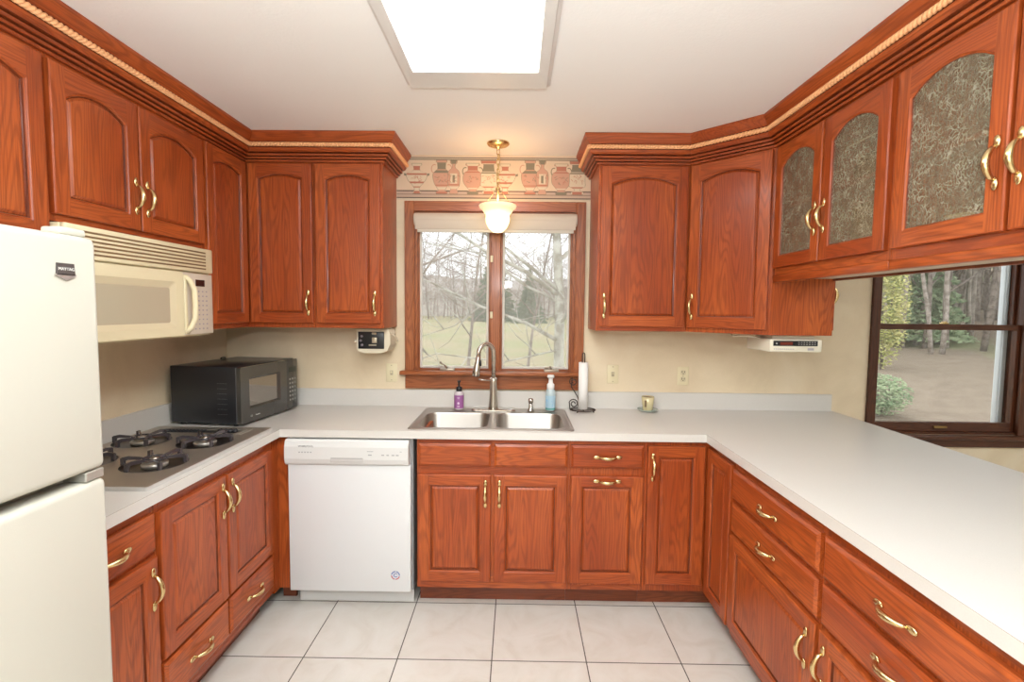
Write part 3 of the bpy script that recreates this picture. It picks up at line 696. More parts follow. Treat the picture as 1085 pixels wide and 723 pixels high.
b.tube([(end[0], end[1], end[2]+.002), (end[0]+dx*.004, end[1]+dy*.004, end[2]-.035), (end[0]+dx*.012, end[1]+dy*.012, end[2]-.085), (end[0]+dx*.016, end[1]+dy*.016, end[2]-.115), (end[0]+dx*.0165, end[1]+dy*.0165, end[2]-.120)], [.0135, .016, .021, .0235, .020], 16)
sp = b.build('spray_head', NICKEL, tp)
MB().ell((end[0]+.010+.004, end[1]-.012, end[2]-.045), (.006, .009, .018)).build('spray_button', BLACK, sp)
b = MB(); b.ell((0, 0, .185), (.024, .024, .012)); b.tube([(0, -.01, .180), (-.02, -.030, .182), (-.055, -.045, .186), (-.085, -.052, .190)], [.009, .008, .0075, .006], 10, flat=.55); b.build('lever', NICKEL, tp)

sd = thing('soap_dispenser', 'short brushed nickel soap dispenser on the sink rim right of the faucet', 'soap dispenser', (.087, 2.850, CT+.0065))
MB().lathe([(.021, 0), (.021, .004), (.014, .010), (.012, .03), (.0105, .045)], n=18).build('base', NICKEL, sd)
MB().lathe([(.008, .045), (.015, .050), (.016, .062), (.013, .072), (.0, .074)], n=18, cap1=False).build('pump_top', NICKEL, sd)
def bottle(name, loc, label, body, liquid, lab, cap, foam):
    r = thing(name, label, 'soap bottle', loc)
    b = MB()
    if foam: b.lathe([(.0, 0), (.026, 0), (.0295, .004), (.0295, .075), (.030, .10), (.026, .122), (.018, .130), (.017, .136)], n=22, cap0=False)
    else: b.lathe([(.0, 0), (.026, 0), (.0285, .004), (.0285, .088), (.027, .100), (.018, .106), (.014, .110)], n=22, cap0=False)
    b.build('body', body, r)
    if foam: MB().lathe([(.0298, .006), (.0300, .048), (.0296, .0485)], n=22, cap0=False, cap1=False).build('liquid', liquid, r)
    b = MB()
    lh = (.018, .090) if foam else (.010, .086)
    n = 18; rr = .0303 if foam else .0289; 
    l0 = [(rr*math.cos(a), rr*math.sin(a)) for a in [math.radians(-175+170*k/n) for k in range(n+1)]]
    b.loops([[(x, y, lh[0]) for x, y in l0], [(x, y, lh[1]) for x, y in l0]], 0, True, closed=False); lb = b.build('product_label', lab[0], r)
    b = MB()
    if foam:
        pts = [(-.020, .030), (-.006, .022), (.010, .030), (.016, .046), (.006, .060), (-.012, .056), (-.022, .070), (-.026, .050)]
        b.loops([[(x, -math.sqrt(.0309**2-x*x), z) for x, z in pts]], 0, cap1=True)
        b.build('label_print', lab[1], lb)
    else:
        b.loops([[(.007*math.cos(2*PI*k/12), -.0296, .040+.007*math.sin(2*PI*k/12)) for k in range(12)]], 0, cap1=True)
        for z, wd in ((.072, .016), (.066, .012), (.024, .014), (.018, .014)):
            b.loops([[(-wd/2, -.0296, z), (wd/2, -.0296, z), (wd/2, -.0296, z+.0025), (-wd/2, -.0296, z+.0025)]], 0, cap1=True)
        b.build('label_print', lab[1], lb)
    b = MB()
    if foam:
        b.lathe([(.021, .128), (.022, .131), (.022, .155), (.017, .160), (.0135, .164), (.0125, .185), (.0135, .192), (.021, .196), (.021, .206), (.018, .210)], n=20)
        b.box(-.008, .008, -.032, .0, .198, .209, 0, .003)
    else:
        b.lathe([(.016, .108), (.0175, .110), (.0175, .130), (.014, .134), (.006, .136), (.005, .160), (.010, .162), (.010, .170), (.0, .171)], n=18, cap1=False)
        b.tube([(0, 0, .166), (0, -.015, .167), (0, -.03, .162)], [.005, .0045, .004], 8)
    b.build('pump', cap, r)
clear = glass('clear_plastic', (.86, .84, .86), .5)
bottle('soap_bottle', (-.338, 2.868, CT+.0068), 'hand soap bottle with purple label and black pump at the back of the sink', mat('clear_soap', (.62, .55, .58), .2), None, (mat('purple_label', (.36, .12, .33), .5), mat('pale_print', (.80, .62, .75), .5)), BLACK, False)
bottle('soap_bottle', (.204, 2.868, CT+.0068), 'foaming hand soap bottle with blue liquid and white pump at the back of the sink', mat('blue_clear_plastic', (.50, .60, .62), .15, coat=.3), mat('teal_liquid', (.13, .34, .32), .2), (mat('bluish_label', (.38, .55, .66), .4), mat('blue_print', (.18, .42, .72), .4)), mat('pump_white', (.82, .80, .78), .4), True)

# paper towel holder
pt = thing('paper_towel_holder', 'dark scrolled wire paper towel stand right of the sink', 'paper towel holder', (.398, 2.885, CT))
b = MB(); ring = [(.075*math.cos(2*PI*k/28), .058*math.sin(2*PI*k/28), .010) for k in range(29)]
b.tube(ring, .0032, 6, caps=False); b.tube([(-.075, 0, .010), (.075, 0, .010)], .003, 6); b.tube([(0, -.058, .010), (0, .058, .010)], .003, 6)
for a in (.4, 2.7, 4.2, 5.6): b.tube([(.073*math.cos(a), .056*math.sin(a), .010), (.078*math.cos(a), .06*math.sin(a), 0)], [.0035, .004], 6)
b.build('base_ring', IRON, pt)
b = MB(); b.tube([(-.007, 0, .010), (-.007, 0, .335)]+[(.007*math.cos(PI-PI*k/6)+.0, 0, .335+.014*math.sin(PI*k/6)) for k in range(1, 6)]+[(.007, 0, .335), (.007, 0, .010)], .0032, 6); b.build('post', IRON, pt)
b = MB(); sc_ = []
for k in range(26):
    a = k/25*PI*2.9; rr = .006+.019*k/25; sc_.append((-.058+rr*math.cos(PI/2+a)*1.0, 0, .176+rr*math.sin(PI/2+a)*-1.0+.0))
last = sc_[-1]
lo2 = []
for k in range(26):
    a = (1-k/25)*PI*3.0; rr = .007+.021*(1-k/25); lo2.append((-.054+rr*math.cos(a-PI*.1), 0, .045+rr*math.sin(a-PI*.1)))
b.tube(sc_+[(-.070, 0, .145), (-.052, 0, .120), (-.034, 0, .090), (-.022, 0, .060), (-.028, 0, .030)], .0032, 6)
b.tube([(-.075, 0, .010)]+lo2, .0032, 6)
b.build('scroll', IRON, pt)
b = MB(); b.lathe([(.011, 0), (.028, 0), (.028, .278), (.011, .278)], n=28, cap0=False, cap1=False); b.lathe([(.011, .278), (.011, 0)], n=28, cap0=False, cap1=False)
o = b.build('paper_towel_roll', PAPER); o.location = (.398, 2.885, CT+.0145); tag(o, 'thin white paper towel roll standing on the scrolled wire stand', 'paper towels')

# candle cup on saucer
cd = thing('candle_holder', 'small glass candle cup with gold shade on a saucer against the backsplash', 'candle holder', (.792, 2.915, CT))
gl2 = glass('saucer_glass', (.80, .86, .80), .9)
MB().lathe([(.0, 0), (.035, 0), (.052, .004), (.062, .012), (.060, .014), (.050, .008), (.034, .005), (.0, .005)], n=28, cap0=False, cap1=False).build('saucer', mat('greenish_glass', (.42, .47, .40), .1, coat=.6), cd)
MB().lathe([(.026, .006), (.030, .012), (.034, .05), (.037, .088), (.035, .088), (.032, .05), (.028, .014)], n=24, cap1=False).build('cup', mat('gold_glass', (.72, .62, .36), .15, .1, coat=.6), cd)
MB().lathe([(.0275, .07), (.034, .083), (.0, .083)], n=20, cap1=False).build('candle_rim', mat('dark_candle', (.16, .09, .04), .5), cd)
b = MB(); b.box(-.028, -.016, -.0372, -.030, .03, .07, 0, .002); b.build('cup_pattern', mat('pattern_brown', (.20, .13, .06), .4), cd)

# ------------------------------------------------------------------ outlets
def outlet(x, z, label, kind):
    r = thing('wall_'+('outlet' if kind == 'outlet' else 'switch'), label, 'outlet' if kind == 'outlet' else 'switch', (x, YW, z))
    MB().box(-.035, .035, -.006, -.0003, -.057, .057, 0, .003).build('cover_plate', CREAM2, r)
    if kind == 'outlet':
        for dz in (-.021, .021):
            rc = MB(); rc.plate(rrect(-.0165, .0165, dz-.015, dz+.015, .008), [], -.0085, -.006, P=lambda a, b, h: (a, h, b)); q = rc.build('receptacle', mat('receptacle_'+str(dz), (.68, .58, .38), .4), r)
            sl = MB(); sl.box(-.0085, -.0055, -.0092, -.0084, dz-.002, dz+.010); sl.box(.0055, .0085, -.0092, -.0084, dz-.002, dz+.009); sl.lathe([(.0028, .0084), (.0028, .0092)], (0, 0, dz-.008), 10, axis='y'); sl.build('slots', DARKGAP, q)
    else:
        MB().box(-.009, .009, -.008, -.006, -.014, .014, 0, .001, 1).build('toggle_frame', mat('toggle_frame', (.5, .42, .28), .4), r)
        MB().box(-.0045, .0045, -.018, -.008, -.002, .011, 0, .002).build('toggle', CREAM2, r)
    sm = bpy.data.materials.get('screw_tan') or mat('screw_tan', (.40, .32, .18), .4, .4)
    for dz in ((-.045, .045) if kind != 'outlet' else (0,)): MB().lathe([(.003, .006), (.003, .0072)], (0, 0, dz), 10, axis='y').build('screw', sm, r)
outlet(-.769, 1.118, 'almond switch plate on the wall left of the window', 'switch')
outlet(.593, 1.125, 'almond switch plate on the wall just right of the window', 'switch')
outlet(1.023, 1.119, 'almond double outlet on the wall right of the candle', 'outlet')

# ------------------------------------------------------------------ dishwasher
dw = thing('dishwasher', 'white built-in dishwasher between the corner filler and the sink cabinet', 'dishwasher', (-.818, 2.345, 0))
MB().box(-.292, .3115, .035, .60, .095, .868, 0).build('tub', GREY, dw)
MB().box(-.302, .303, .006, .034, .098, .742, 0, .004).build('door', WHITE, dw)
b = MB(); prof = [(.034, .742), (.004, .742), (-.006, .752), (-.012, .775), (-.010, .835), (-.002, .860), (.010, .868), (.034, .868)]
b.loops([[(x, y, z) for y, z in prof] for x in (-.311, .296)], 0, False, True, True)
cp = b.build('control_panel', WHITE2, dw)
b = MB(); b.box(-.085, .078, -.0135, -.010, .763, .785, 0, .002); b.build('handle_recess', mat('recess_grey', (.60, .58, .56), .4), cp)
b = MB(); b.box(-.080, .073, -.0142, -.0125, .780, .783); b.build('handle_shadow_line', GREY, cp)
b = MB()
for k in range(5): b.box(-.240+k*.014, -.233+k*.014, -.0122, -.0108, .806, .812)
for k, (x, wd) in enumerate(((.10, .018), (.165, .014), (.190, .012), (.215, .014), (.236, .014))): b.box(x, x+wd, -.0122, -.0108, .796, .802)
for x, wd in ((.095, .03), (.255, .01)): b.box(x, x+wd, -.0122, -.0106, .815, .818)
b.build('control_marks', mat('grey_print', (.38, .38, .38), .5), cp)
text('WHIRLPOOL', 'brand_lettering', .013, Matrix.Translation((-.205, -.0106, .838)) @ FACE, mat('dark_print', (.12, .12, .13), .5), cp)
b = MB(); b.lathe([(.024, -.0066), (.024, -.0052)], (.227, 0, .185), 28, axis='y'); 
st_ = b.build('round_sticker', mat('sticker_silver', (.60, .62, .68), .4), dw, 'round blue and red sticker')
b = MB(); n = 28
for k in range(n):
    if k % 7 == 6: continue
    a0, a1 = 2*PI*k/n, 2*PI*(k+1)/n
    b.loops([[(.227+rr*math.cos(a), .0050, .185+rr*math.sin(a)) for rr, a in ((.022, a0), (.022, a1), (.0175, a1), (.0175, a0))]], 0 if k < 14 else 1, cap1=True)
b.build('sticker_ring', [mat('sticker_blue', (.05, .10, .35), .4), mat('sticker_red', (.55, .05, .06), .4)], st_)
text('C', 'sticker_print', .030, Matrix.Translation((.226, .0050, .185)) @ FACE, mat('sticker_navy', (.04, .07, .28), .4), st_)
b = MB(); b.box(-.288, .302, .085, .10, .0005, .090, 0, .002, 1); b.build('kick_plate', WHITE2, dw)

# ------------------------------------------------------------------ over-range microwave
ot = thing('over_range_microwave', 'almond built-in microwave hung under the short wall cabinet', 'microwave', (-1.45, 1.556, 1.382), PI/2)
OW, OH = .754, .396
MB().box(0, OW, .006, .335, 0, OH, 0, .004).build('housing', CREAM2, ot)
b = MB(); b.box(0, OW, -.012, .006, .285, OH, 0, .006); gr = b.build('vent_grille', CREAM2, ot)
for k in range(6):
    MB().box(.030, .700, -.0138, -.0118, .300+k*.0145, .3062+k*.0145).build('vent_slot', mat('slot_brown', (.22, .13, .06), .7) if k == 0 else bpy.data.materials['slot_brown'], gr)
b = MB(); b.plate(rrect(.004, .545, .006, .279, .006), [rrect(.050, .500, .040, .235, .012)], -.012, .006, P=lambda a, c, h: (a, h, c))
dd = b.build('door', CREAM2, ot)
b = MB(); b.loops([[(x, -.0118, z) for x, z in rrect(.050, .500, .040, .235, .012)], [(x, -.002, z) for x, z in rrect(.085, .470, .065, .205, .010)]], 0, True); 
b.build('window_bevel', CREAM3, dd)
b = MB(); b.box(.08, .475, -.003, .0, .060, .210); b.build('door_window', mat('almond_screen', (.50, .43, .31), .18, coat=.4), dd)
b = MB(); b.tube([(.555, -.012, .262), (.570, -.024, .245), (.584, -.034, .205), (.586, -.035, .140), (.584, -.034, .080), (.570, -.024, .038), (.555, -.012, .020)], [.010, .011, .012, .012, .012, .011, .010], 10); b.box(.548, .566, -.016, -.006, .012, .270, 0, .004)
b.build('door_handle', CREAM2, dd)
b = MB(); b.box(.548, .750, -.010, .006, .006, .279, 0, .004); cpn = b.build('control_panel', mat('panel_pinkish', (.66, .57, .46), .4), ot)
MB().box(.628, .690, -.0125, -.0095, .222, .252, 0, .001, 1).build('display', mat('display_brown', (.04, .012, .008), .2), cpn)
b = MB()
for i in range(4):
    for j in range(9):
        b.box(.618+i*.027, .626+i*.027, -.0112, -.0098, .028+j*.021, .034+j*.021, 0)
b.build('keypad_marks', mat('keypad_print', (.40, .34, .38), .5), cpn)
MB().box(.02, OW-.02, .02, .30, -.004, 0).build('underside_panel', CREAM3, ot)

# ------------------------------------------------------------------ refrigerator
fr = thing('refrigerator', 'cream top-freezer refrigerator at the left edge', 'refrigerator', (-1.0, .365, 0), PI/2)
FW = .800
MB().box(.003, FW-.003, .078, .760, .02, 1.665, 0, .006).build('cabinet_body', CREAM, fr)
fd = MB().box(0, FW, 0, .070, 1.122, 1.672, 0, .016, 4).build('freezer_door', CREAM, fr)
MB().box(0, FW, 0, .070, .10, 1.098, 0, .016, 4).build('fridge_door', CREAM, fr)
MB().box(.02, FW-.02, .02, .075, .02, .095, 0, .004).build('base_grille', mat('grille_cream', (.55, .52, .45), .5), fr)
MB().box(FW-.075, FW-.008, .018, .065, 1.672, 1.690, 0, .006, 3).build('hinge_cover', CREAM, fr)
MB().box(FW-.055, FW-.004, .004, .060, 1.099, 1.121, 0, .002, 1).build('middle_hinge', mat('hinge_grey', (.45, .43, .38), .4, .5), fr)
for zc in (.62, 1.30):
    b = MB(); b.tube([(.045, .0, zc-.20), (.045, -.045, zc-.17), (.045, -.05, zc), (.045, -.045, zc+.17), (.045, .0, zc+.20)], .014, 10); b.build('door_handle', CREAM, fr)
MB().ell((FW-.06, .0, .575), (.010, .004, .010)).build('door_plug', CREAM, fr)
b = MB(); bx, bz = .712, 1.592
b.prism([(bx-.022, bz-.012), (bx+.022, bz-.012), (bx+.020, bz+.014), (bx-.020, bz+.014)], -.004, .001, 'y', 0)
b.prism([(bx-.025, bz-.013), (bx, bz-.024), (bx+.025, bz-.013), (bx+.025, bz-.010), (bx-.025, bz-.010)], -.004, .001, 'y', 1)
bd = b.build('badge', [mat('badge_dark', (.08, .065, .06), .35), mat('badge_silver', (.55, .53, .50), .3, .7)], fd, 'grey and black maker badge')
tm = text('MAYTAG', 'badge_lettering', .0095, Matrix.Translation((bx, -.0044, bz+.001)) @ FACE, mat('badge_text', (.7, .68, .64), .4), fr)

# ------------------------------------------------------------------ cooktop
ck = thing('gas_cooktop', 'stainless steel gas cooktop with black grates set in the left worktop', 'cooktop', (-1.468, 1.94, CT))
cx0, cx1, cy0, cy1 = -.272, .272, -.398, .396
cookm = mat('worn_steel', (.52, .45, .37), .30, .75)
BR = [(.125, -.165), (-.150, -.165), (.125, .130), (-.150, .130)]
b = MB(); holes = [circ(x, y, .108, 28) for x, y in BR]; vent = rrect(-.22, .165, .285, .355, .012)
b.plate([(cx0, cy0), (cx1, cy0), (cx1, cy1), (cx0, cy1)], holes+[vent], .003, .014)
b.loops([[(x, y, .001) for x, y in rrect(cx0-.004, cx1+.004, cy0-.004, cy1+.004, .006)], [(x, y, .012) for x, y in rrect(cx0-.004, cx1+.004, cy0-.004, cy1+.004, .006)], [(x, y, .0145) for x, y in rrect(cx0+.002, cx1-.002, cy0+.002, cy1-.002, .005)]], 0, False, True)
b.build('cooktop_pan', cookm, ck)
b = MB(); b.plate(rrect(cx0-.007, cx1+.007, cy0-.007, cy1+.007, .008), [rrect(cx0-.0045, cx1+.0045, cy0-.0045, cy1+.0045, .006)], .0008, .0135); b.build('edge_trim', mat('bright_steel', (.66, .64, .61), .4, .4), ck)
for i, (x, y) in enumerate(BR):
    b = MB(); b.lathe([(.108, .0135), (.100, .006), (.06, .003), (.0, .003)], (x, y, 0), 28, cap0=False, cap1=False); bw_ = b.build('burner_bowl', mat('bowl_steel', (.13, .11, .095), .3, .9), ck)
    b = MB(); b.lathe([(.042, .004), (.044, .016), (.040, .020), (.030, .021), (.028, .024), (.0, .0245)], (x, y, 0), 24, cap1=False); b.build('burner_cap', mat('burner_alu', (.60, .57, .52), .35, .8), bw_)
    g = MB()
    g.tube([(x+.040*math.cos(2*PI*k/20), y+.040*math.sin(2*PI*k/20), .034) for k in range(21)], .004, 6, caps=False)
    for k in range(6):
        a = 2*PI*k/6+.26; ca, sa = math.cos(a), math.sin(a)
        pr = [(.018, .034, .008), (.05, .042, .010), (.085, .047, .013), (.106, .043, .018)]
        for (r0, zt, th), (r1, zt1, th1) in zip(pr, pr[1:]):
            g.loops([[(x+r_*ca-sa*w_, y+r_*sa+ca*w_, z_) for w_, z_ in ((-.004, zz-t1), (.004, zz-t1), (.003, zz), (-.003, zz))] for r_, zz, t1 in ((r0, zt, th), (r1, zt1, th1))], 0, False, True, True)
        g.box(x+.102*ca-.006, x+.102*ca+.006, y+.102*sa-.006, y+.102*sa+.006, .015, .041)
    g.build('pan_grate', GRATE, ck)
    b = MB(); b.lathe([(.016, .030), (.018, .036), (.0, .040)], (x, y, 0), 6, cap1=False); b.build('grate_center', STEEL, ck)
b = MB(); b.box(-.215, .16, .29, .35, .001, .008); vt = b.build('downdraft_vent', BLACK, ck)
b = MB()
for k in range(12): b.box(-.205+k*.017, -.197+k*.017, .291, .349, .008, .0135)
b.build('vent_slats', mat('slat_dark', (.05, .05, .055), .3, .4), vt)
for k in range(4): 
    b = MB(); b.lathe([(.011, .0), (.0115, .012), (.009, .014)], (.075+k*.0235, .320, .008), 14); b.box(.074+k*.0235, .076+k*.0235, .309, .331, .021, .024); b.build('control_knob', mat('knob_dark', (.03, .03, .035), .3) if k == 0 else bpy.data.materials['knob_dark'], ck)
b = MB(); b.box(.185, .188, .25, .35, .0145, .0150); b.box(.205, .208, .25, .36, .0145, .0150); b.build('panel_marks', mat('mark_white', (.7, .68, .62), .4), ck)

# ------------------------------------------------------------------ black counter microwave
th = math.radians(-7.5)
# local: x along the front (far direction), -y = out of the door (towards +X)
mw = thing('countertop_microwave', 'black countertop microwave in the corner with its side turned to the cooktop', 'microwave', (-1.366, 2.386, CT), PI/2+th)
MW_, MD, MH = .490, .388, .300
MB().box(0, MW_, .020, MD, .012, MH, 0, .004).build('case', mat('black_case', (.016, .017, .020), .28, coat=.2), mw)
for x in (.03, MW_-.03):
    for y in (.05, MD-.04): MB().lathe([(.012, 0), (.012, .013)], (x, y, 0), 12).build('foot', BLACK, mw)
b = MB(); prf = rrect(.0, .385, .012, MH-.002, .008); inner = rrect(.065, .325, .082, MH-.060, .006)
b.plate(prf, [inner], -.002, .020, P=lambda a, c, h: (a, h, c)); 
mdr = b.build('door', mat('door_black', (.045, .042, .036), .15, coat=.5), mw)
b = MB(); b.loops([[(x, -.002, z) for x, z in rrect(.065, .325, .082, MH-.060, .006)], [(x, .010, z) for x, z in rrect(.078, .312, .092, MH-.070, .004)]], 0, True); b.build('window_bevel', bpy.data.materials['door_black'], mdr)
b = MB(); b.box(.07, .32, .010, .014, .084, MH-.062); b.build('door_window', mat('mirror_window', (.30, .27, .24), .06, .85), mdr)
b = MB(); b.box(.388, MW_, -.002, .020, .012, MH-.002, 0, .004); mcp = b.build('control_panel', mat('panel_black', (.05, .046, .040), .18, coat=.4), mw)
b = MB()
for i in range(3):
    for j in range(6): b.box(.408+i*.024, .420+i*.024, -.0032, -.0018, .060+j*.024, .070+j*.024)
b.build('keypad', mat('key_print', (.22, .21, .19), .4), mcp)
MB().box(.405, .475, -.003, -.001, .225, .255).build('display', mat('display_black', (.01, .02, .015), .1), mcp)
b = MB()
for j in range(7):
    for i in range(7): b.box(-.0008, .0004, .075+i*.0078, .0775+i*.0078, .060+j*.026, .0624+j*.026)
b.build('side_vents', mat('vent_dot', (.20, .20, .20), .5), mw)
b = MB(); b.box(-.0012, .002, .0205, .0245, .014, MH-.003); b.build('edge_trim', mat('edge_grey', (.16, .16, .17), .3, .5), mw)
text('GE', 'brand_mark', .013, Matrix.Translation((.075, -.0026, .042)) @ FACE, mat('mark_silver', (.6, .58, .54), .3), mw)
text('Turntable', 'door_lettering', .009, Matrix.Translation((.125, -.0026, .042)) @ FACE, bpy.data.materials['mark_silver'], mw)
b = MB(); b.tube([(.33, MD-.02, MH), (.345, MD-.01, MH+.006), (.38, MD-.005, MH+.006), (.39, MD+.0, MH)], .004, 6); b.build('power_cord', BLACK, mw)

# ------------------------------------------------------------------ under-cabinet gadgets
rd = thing('under_cabinet_radio', 'slim cream radio with dark display mounted under the angled corner cabinet', 'radio', (1.365, 2.40, UZ0-.0005))
b = MB(); b.box(-.125, .130, .0, .24, -.082, -.020, 0, .005); b.box(-.10, .11, .03, .2, -.020, -.002, 0, .002, 1)
b.build('housing', mat('radio_cream', (.74, .68, .55), .4), rd)
fp = MB().box(-.108, .108, -.002, .004, -.052, -.026, 0, .001, 1).build('faceplate', BLACK, rd)
MB().box(-.075, -.015, -.0032, -.0018, -.047, -.033).build('display', mat('display_red', (.16, .03, .02), .2), fp)
b = MB()
for i in range(7):
    for j in range(2): b.box(.012+i*.013, .019+i*.013, -.0032, -.0018, -.045+j*.010, -.042+j*.010)
b.lathe([(.004, .0018), (.004, .0034)], (-.093, 0, -.040), 10, axis='y'); b.build('button_row', mat('button_grey', (.40, .38, .36), .4), fp)
b = MB()
for i in range(12): b.box(-.105+i*.0085, -.100+i*.0085, -.0012, .0005, -.070, -.065)
b.box(.06, .09, -.0012, .0005, -.073, -.062); b.build('label_strip', mat('radio_print', (.42, .38, .40), .5), rd)
b = MB(); b.tube([(-.12, .10, -.020), (-.19, .12, -.010), (-.23, .18, -.015), (-.20, .26, -.010)], .0035, 6); b.build('power_cord', mat('cord_cream', (.70, .62, .48), .5), rd)

co = thing('under_cabinet_can_opener', 'small cream appliance with black face hung under the cabinet left of the window', 'can opener', (-.828, 2.80, UZ0-.0005))
b = MB(); b.prism([(-.092, -.010), (.090, -.010), (.100, -.035), (.100, -.095), (.080, -.135), (.045, -.147), (-.050, -.147), (-.085, -.137), (-.092, -.12)], .0, .13, 'y'); b.box(-.08, .08, .02, .12, -.012, 0)
b.build('housing', mat('opener_cream', (.74, .66, .50), .4), co)
fc = MB().box(-.084, .066, -.006, .001, -.122, -.024, 0, .003).build('faceplate', BLACK, co)
b = MB(); b.box(-.002, .026, -.014, -.005, -.088, -.056, 0, .003); b.box(-.004, .022, -.010, -.005, -.040, -.028, 0, .002, 1); b.box(-.022, .022, -.008, -.005, -.104, -.097, 0, .001, 1); b.build('cutter', mat('cutter_metal', (.62, .55, .42), .3, .6), fc)
b = MB(); b.lathe([(.007, .004), (.007, .008)], (-.062, 0, -.05), 12, axis='y'); b.lathe([(.007, .004), (.007, .008)], (-.068, 0, -.075), 12, axis='y'); b.lathe([(.007, .004), (.007, .008)], (-.060, 0, -.10), 12, axis='y'); b.build('buttons', mat('opener_grey', (.25, .22, .25), .4), fc)
MB().box(-.108, -.090, .0, .02, -.085, -.072, 0, .003).build('side_knob', mat('opener_knob', (.78, .70, .55), .4), co)
b = MB(); b.tube([(.095, .02, -.03), (.122, .02, -.045), (.128, .05, -.07), (.115, .12, -.08), (.10, .17, -.09)], .003, 6); b.build('power_cord', bpy.data.materials['cord_cream'], co)

# ------------------------------------------------------------------ ceiling fixture
cf = thing('ceiling_light', 'large rectangular white ceiling light with a glowing flat panel', 'ceiling light', (-.165, 1.35, ZC))
b = MB(); O_ = lambda i, z, f=0: [(-.290+i, -.70+i, z), (.290-i, -.70+i, z), (.290-i, .70-i, z), (-.290+i, .70-i, z)]
I_ = lambda i, z: [(-.232-i, -.60-i, z), (.232+i, -.60-i, z), (.232+i, .540+i, z), (-.232-i, .540+i, z)]
b.loops([O_(0, -.0005), O_(0, -.012), O_(.012, -.020), O_(.016, -.030), I_(.014, -.034), I_(.004, -.034), I_(0, -.026)], 0, False, True)
b.build('frame', mat('fixture_white', (.74, .70, .65), .5), cf)
lens = MB().box(-.231, .231, -.599, .539, -.027, -.024, 0).build('diffuser_panel', mat('lamp_panel', (.9, .88, .82), .5, emit=(.92, .98, 1.0), estr=LENS_EMIT), cf)

# pendant lamp
pd = thing('pendant_lamp', 'brass pendant lamp with a glowing frosted glass bowl before the window', 'pendant lamp', (-.114, 2.775, ZC))
MB().lathe([(.062, -.0005), (.063, -.006), (.055, -.014), (.030, -.022), (.012, -.026), (.008, -.034), (.0, -.036)], n=28, cap1=False).build('canopy', BRASS, pd)
b = MB()
def link(cz, ang, L=.018, wd=.008):
    pts = [(wd*math.cos(2*PI*k/12)*math.cos(ang), wd*math.cos(2*PI*k/12)*math.sin(ang), cz+L*math.sin(2*PI*k/12)) for k in range(13)]; b.tube(pts, .0022, 5, caps=False)
for k in range(8): link(-.050-k*.0265, (k % 2)*PI/2+.3)
b.tube([(.006, .003, -.03), (.009, .003, -.10), (-.007, .003, -.18), (.0, .0, -.25)], .002, 5)
b.build('chain', BRASS, pd)
b = MB(); b.lathe([(.004, -.238), (.012, -.243), (.012, -.256), (.006, -.262), (.006, -.325)], n=12); b.build('stem', BRASS, pd)
b = MB()
for k in range(3):
    a = 2*PI*k/3+.5; b.tube([(.010*math.cos(a), .010*math.sin(a), -.250), (.100*math.cos(a), .100*math.sin(a), -.345)], .0012, 5); b.ell((.100*math.cos(a), .100*math.sin(a), -.347), (.004, .004, .004), 6, 4)
b.build('support_wire', BRASS, pd)
b = MB(); prof = [(.103, -.340), (.106, -.345), (.102, -.356), (.088, -.366), (.080, -.378), (.068, -.392), (.066, -.400), (.068, -.415), (.064, -.440), (.050, -.468), (.028, -.488), (.0, -.494)]
b.lathe(prof, n=36, cap0=False, cap1=False)
sm = bpy.data.materials.new('frosted_bowl'); sm.use_nodes = True; t = NT(sm); bb = t.n['Principled BSDF']
tc = t.new('ShaderNodeTexCoord'); sp_ = t.new('ShaderNodeSeparateXYZ'); t.link(tc.outputs['Object'], sp_.inputs[0])
bb.inputs['Base Color'].default_value = (.8, .7, .5, 1); bb.inputs['Emission Color'].default_value = (1, .72, .36, 1)
hh = t.new('ShaderNodeMapRange'); hh.inputs['From Min'].default_value = -.37; hh.inputs['From Max'].default_value = -.41; hh.inputs['To Min'].default_value = .36; hh.inputs['To Max'].default_value = 1.7; t.link(sp_.outputs[2], hh.inputs['Value'])
t.link(hh.outputs[0], bb.inputs['Emission Strength'])
b.build('glass_bowl', sm, pd, 'glowing frosted glass bowl')
pl = bpy.data.lights.new('pendant_bulb', 'POINT'); pl.energy = .9; pl.color = (1, .62, .32); pl.shadow_soft_size = .05
po = bpy.data.objects.new('pendant_bulb', pl); C.objects.link(po); po.location = (-.114, 2.775, ZC-.32)

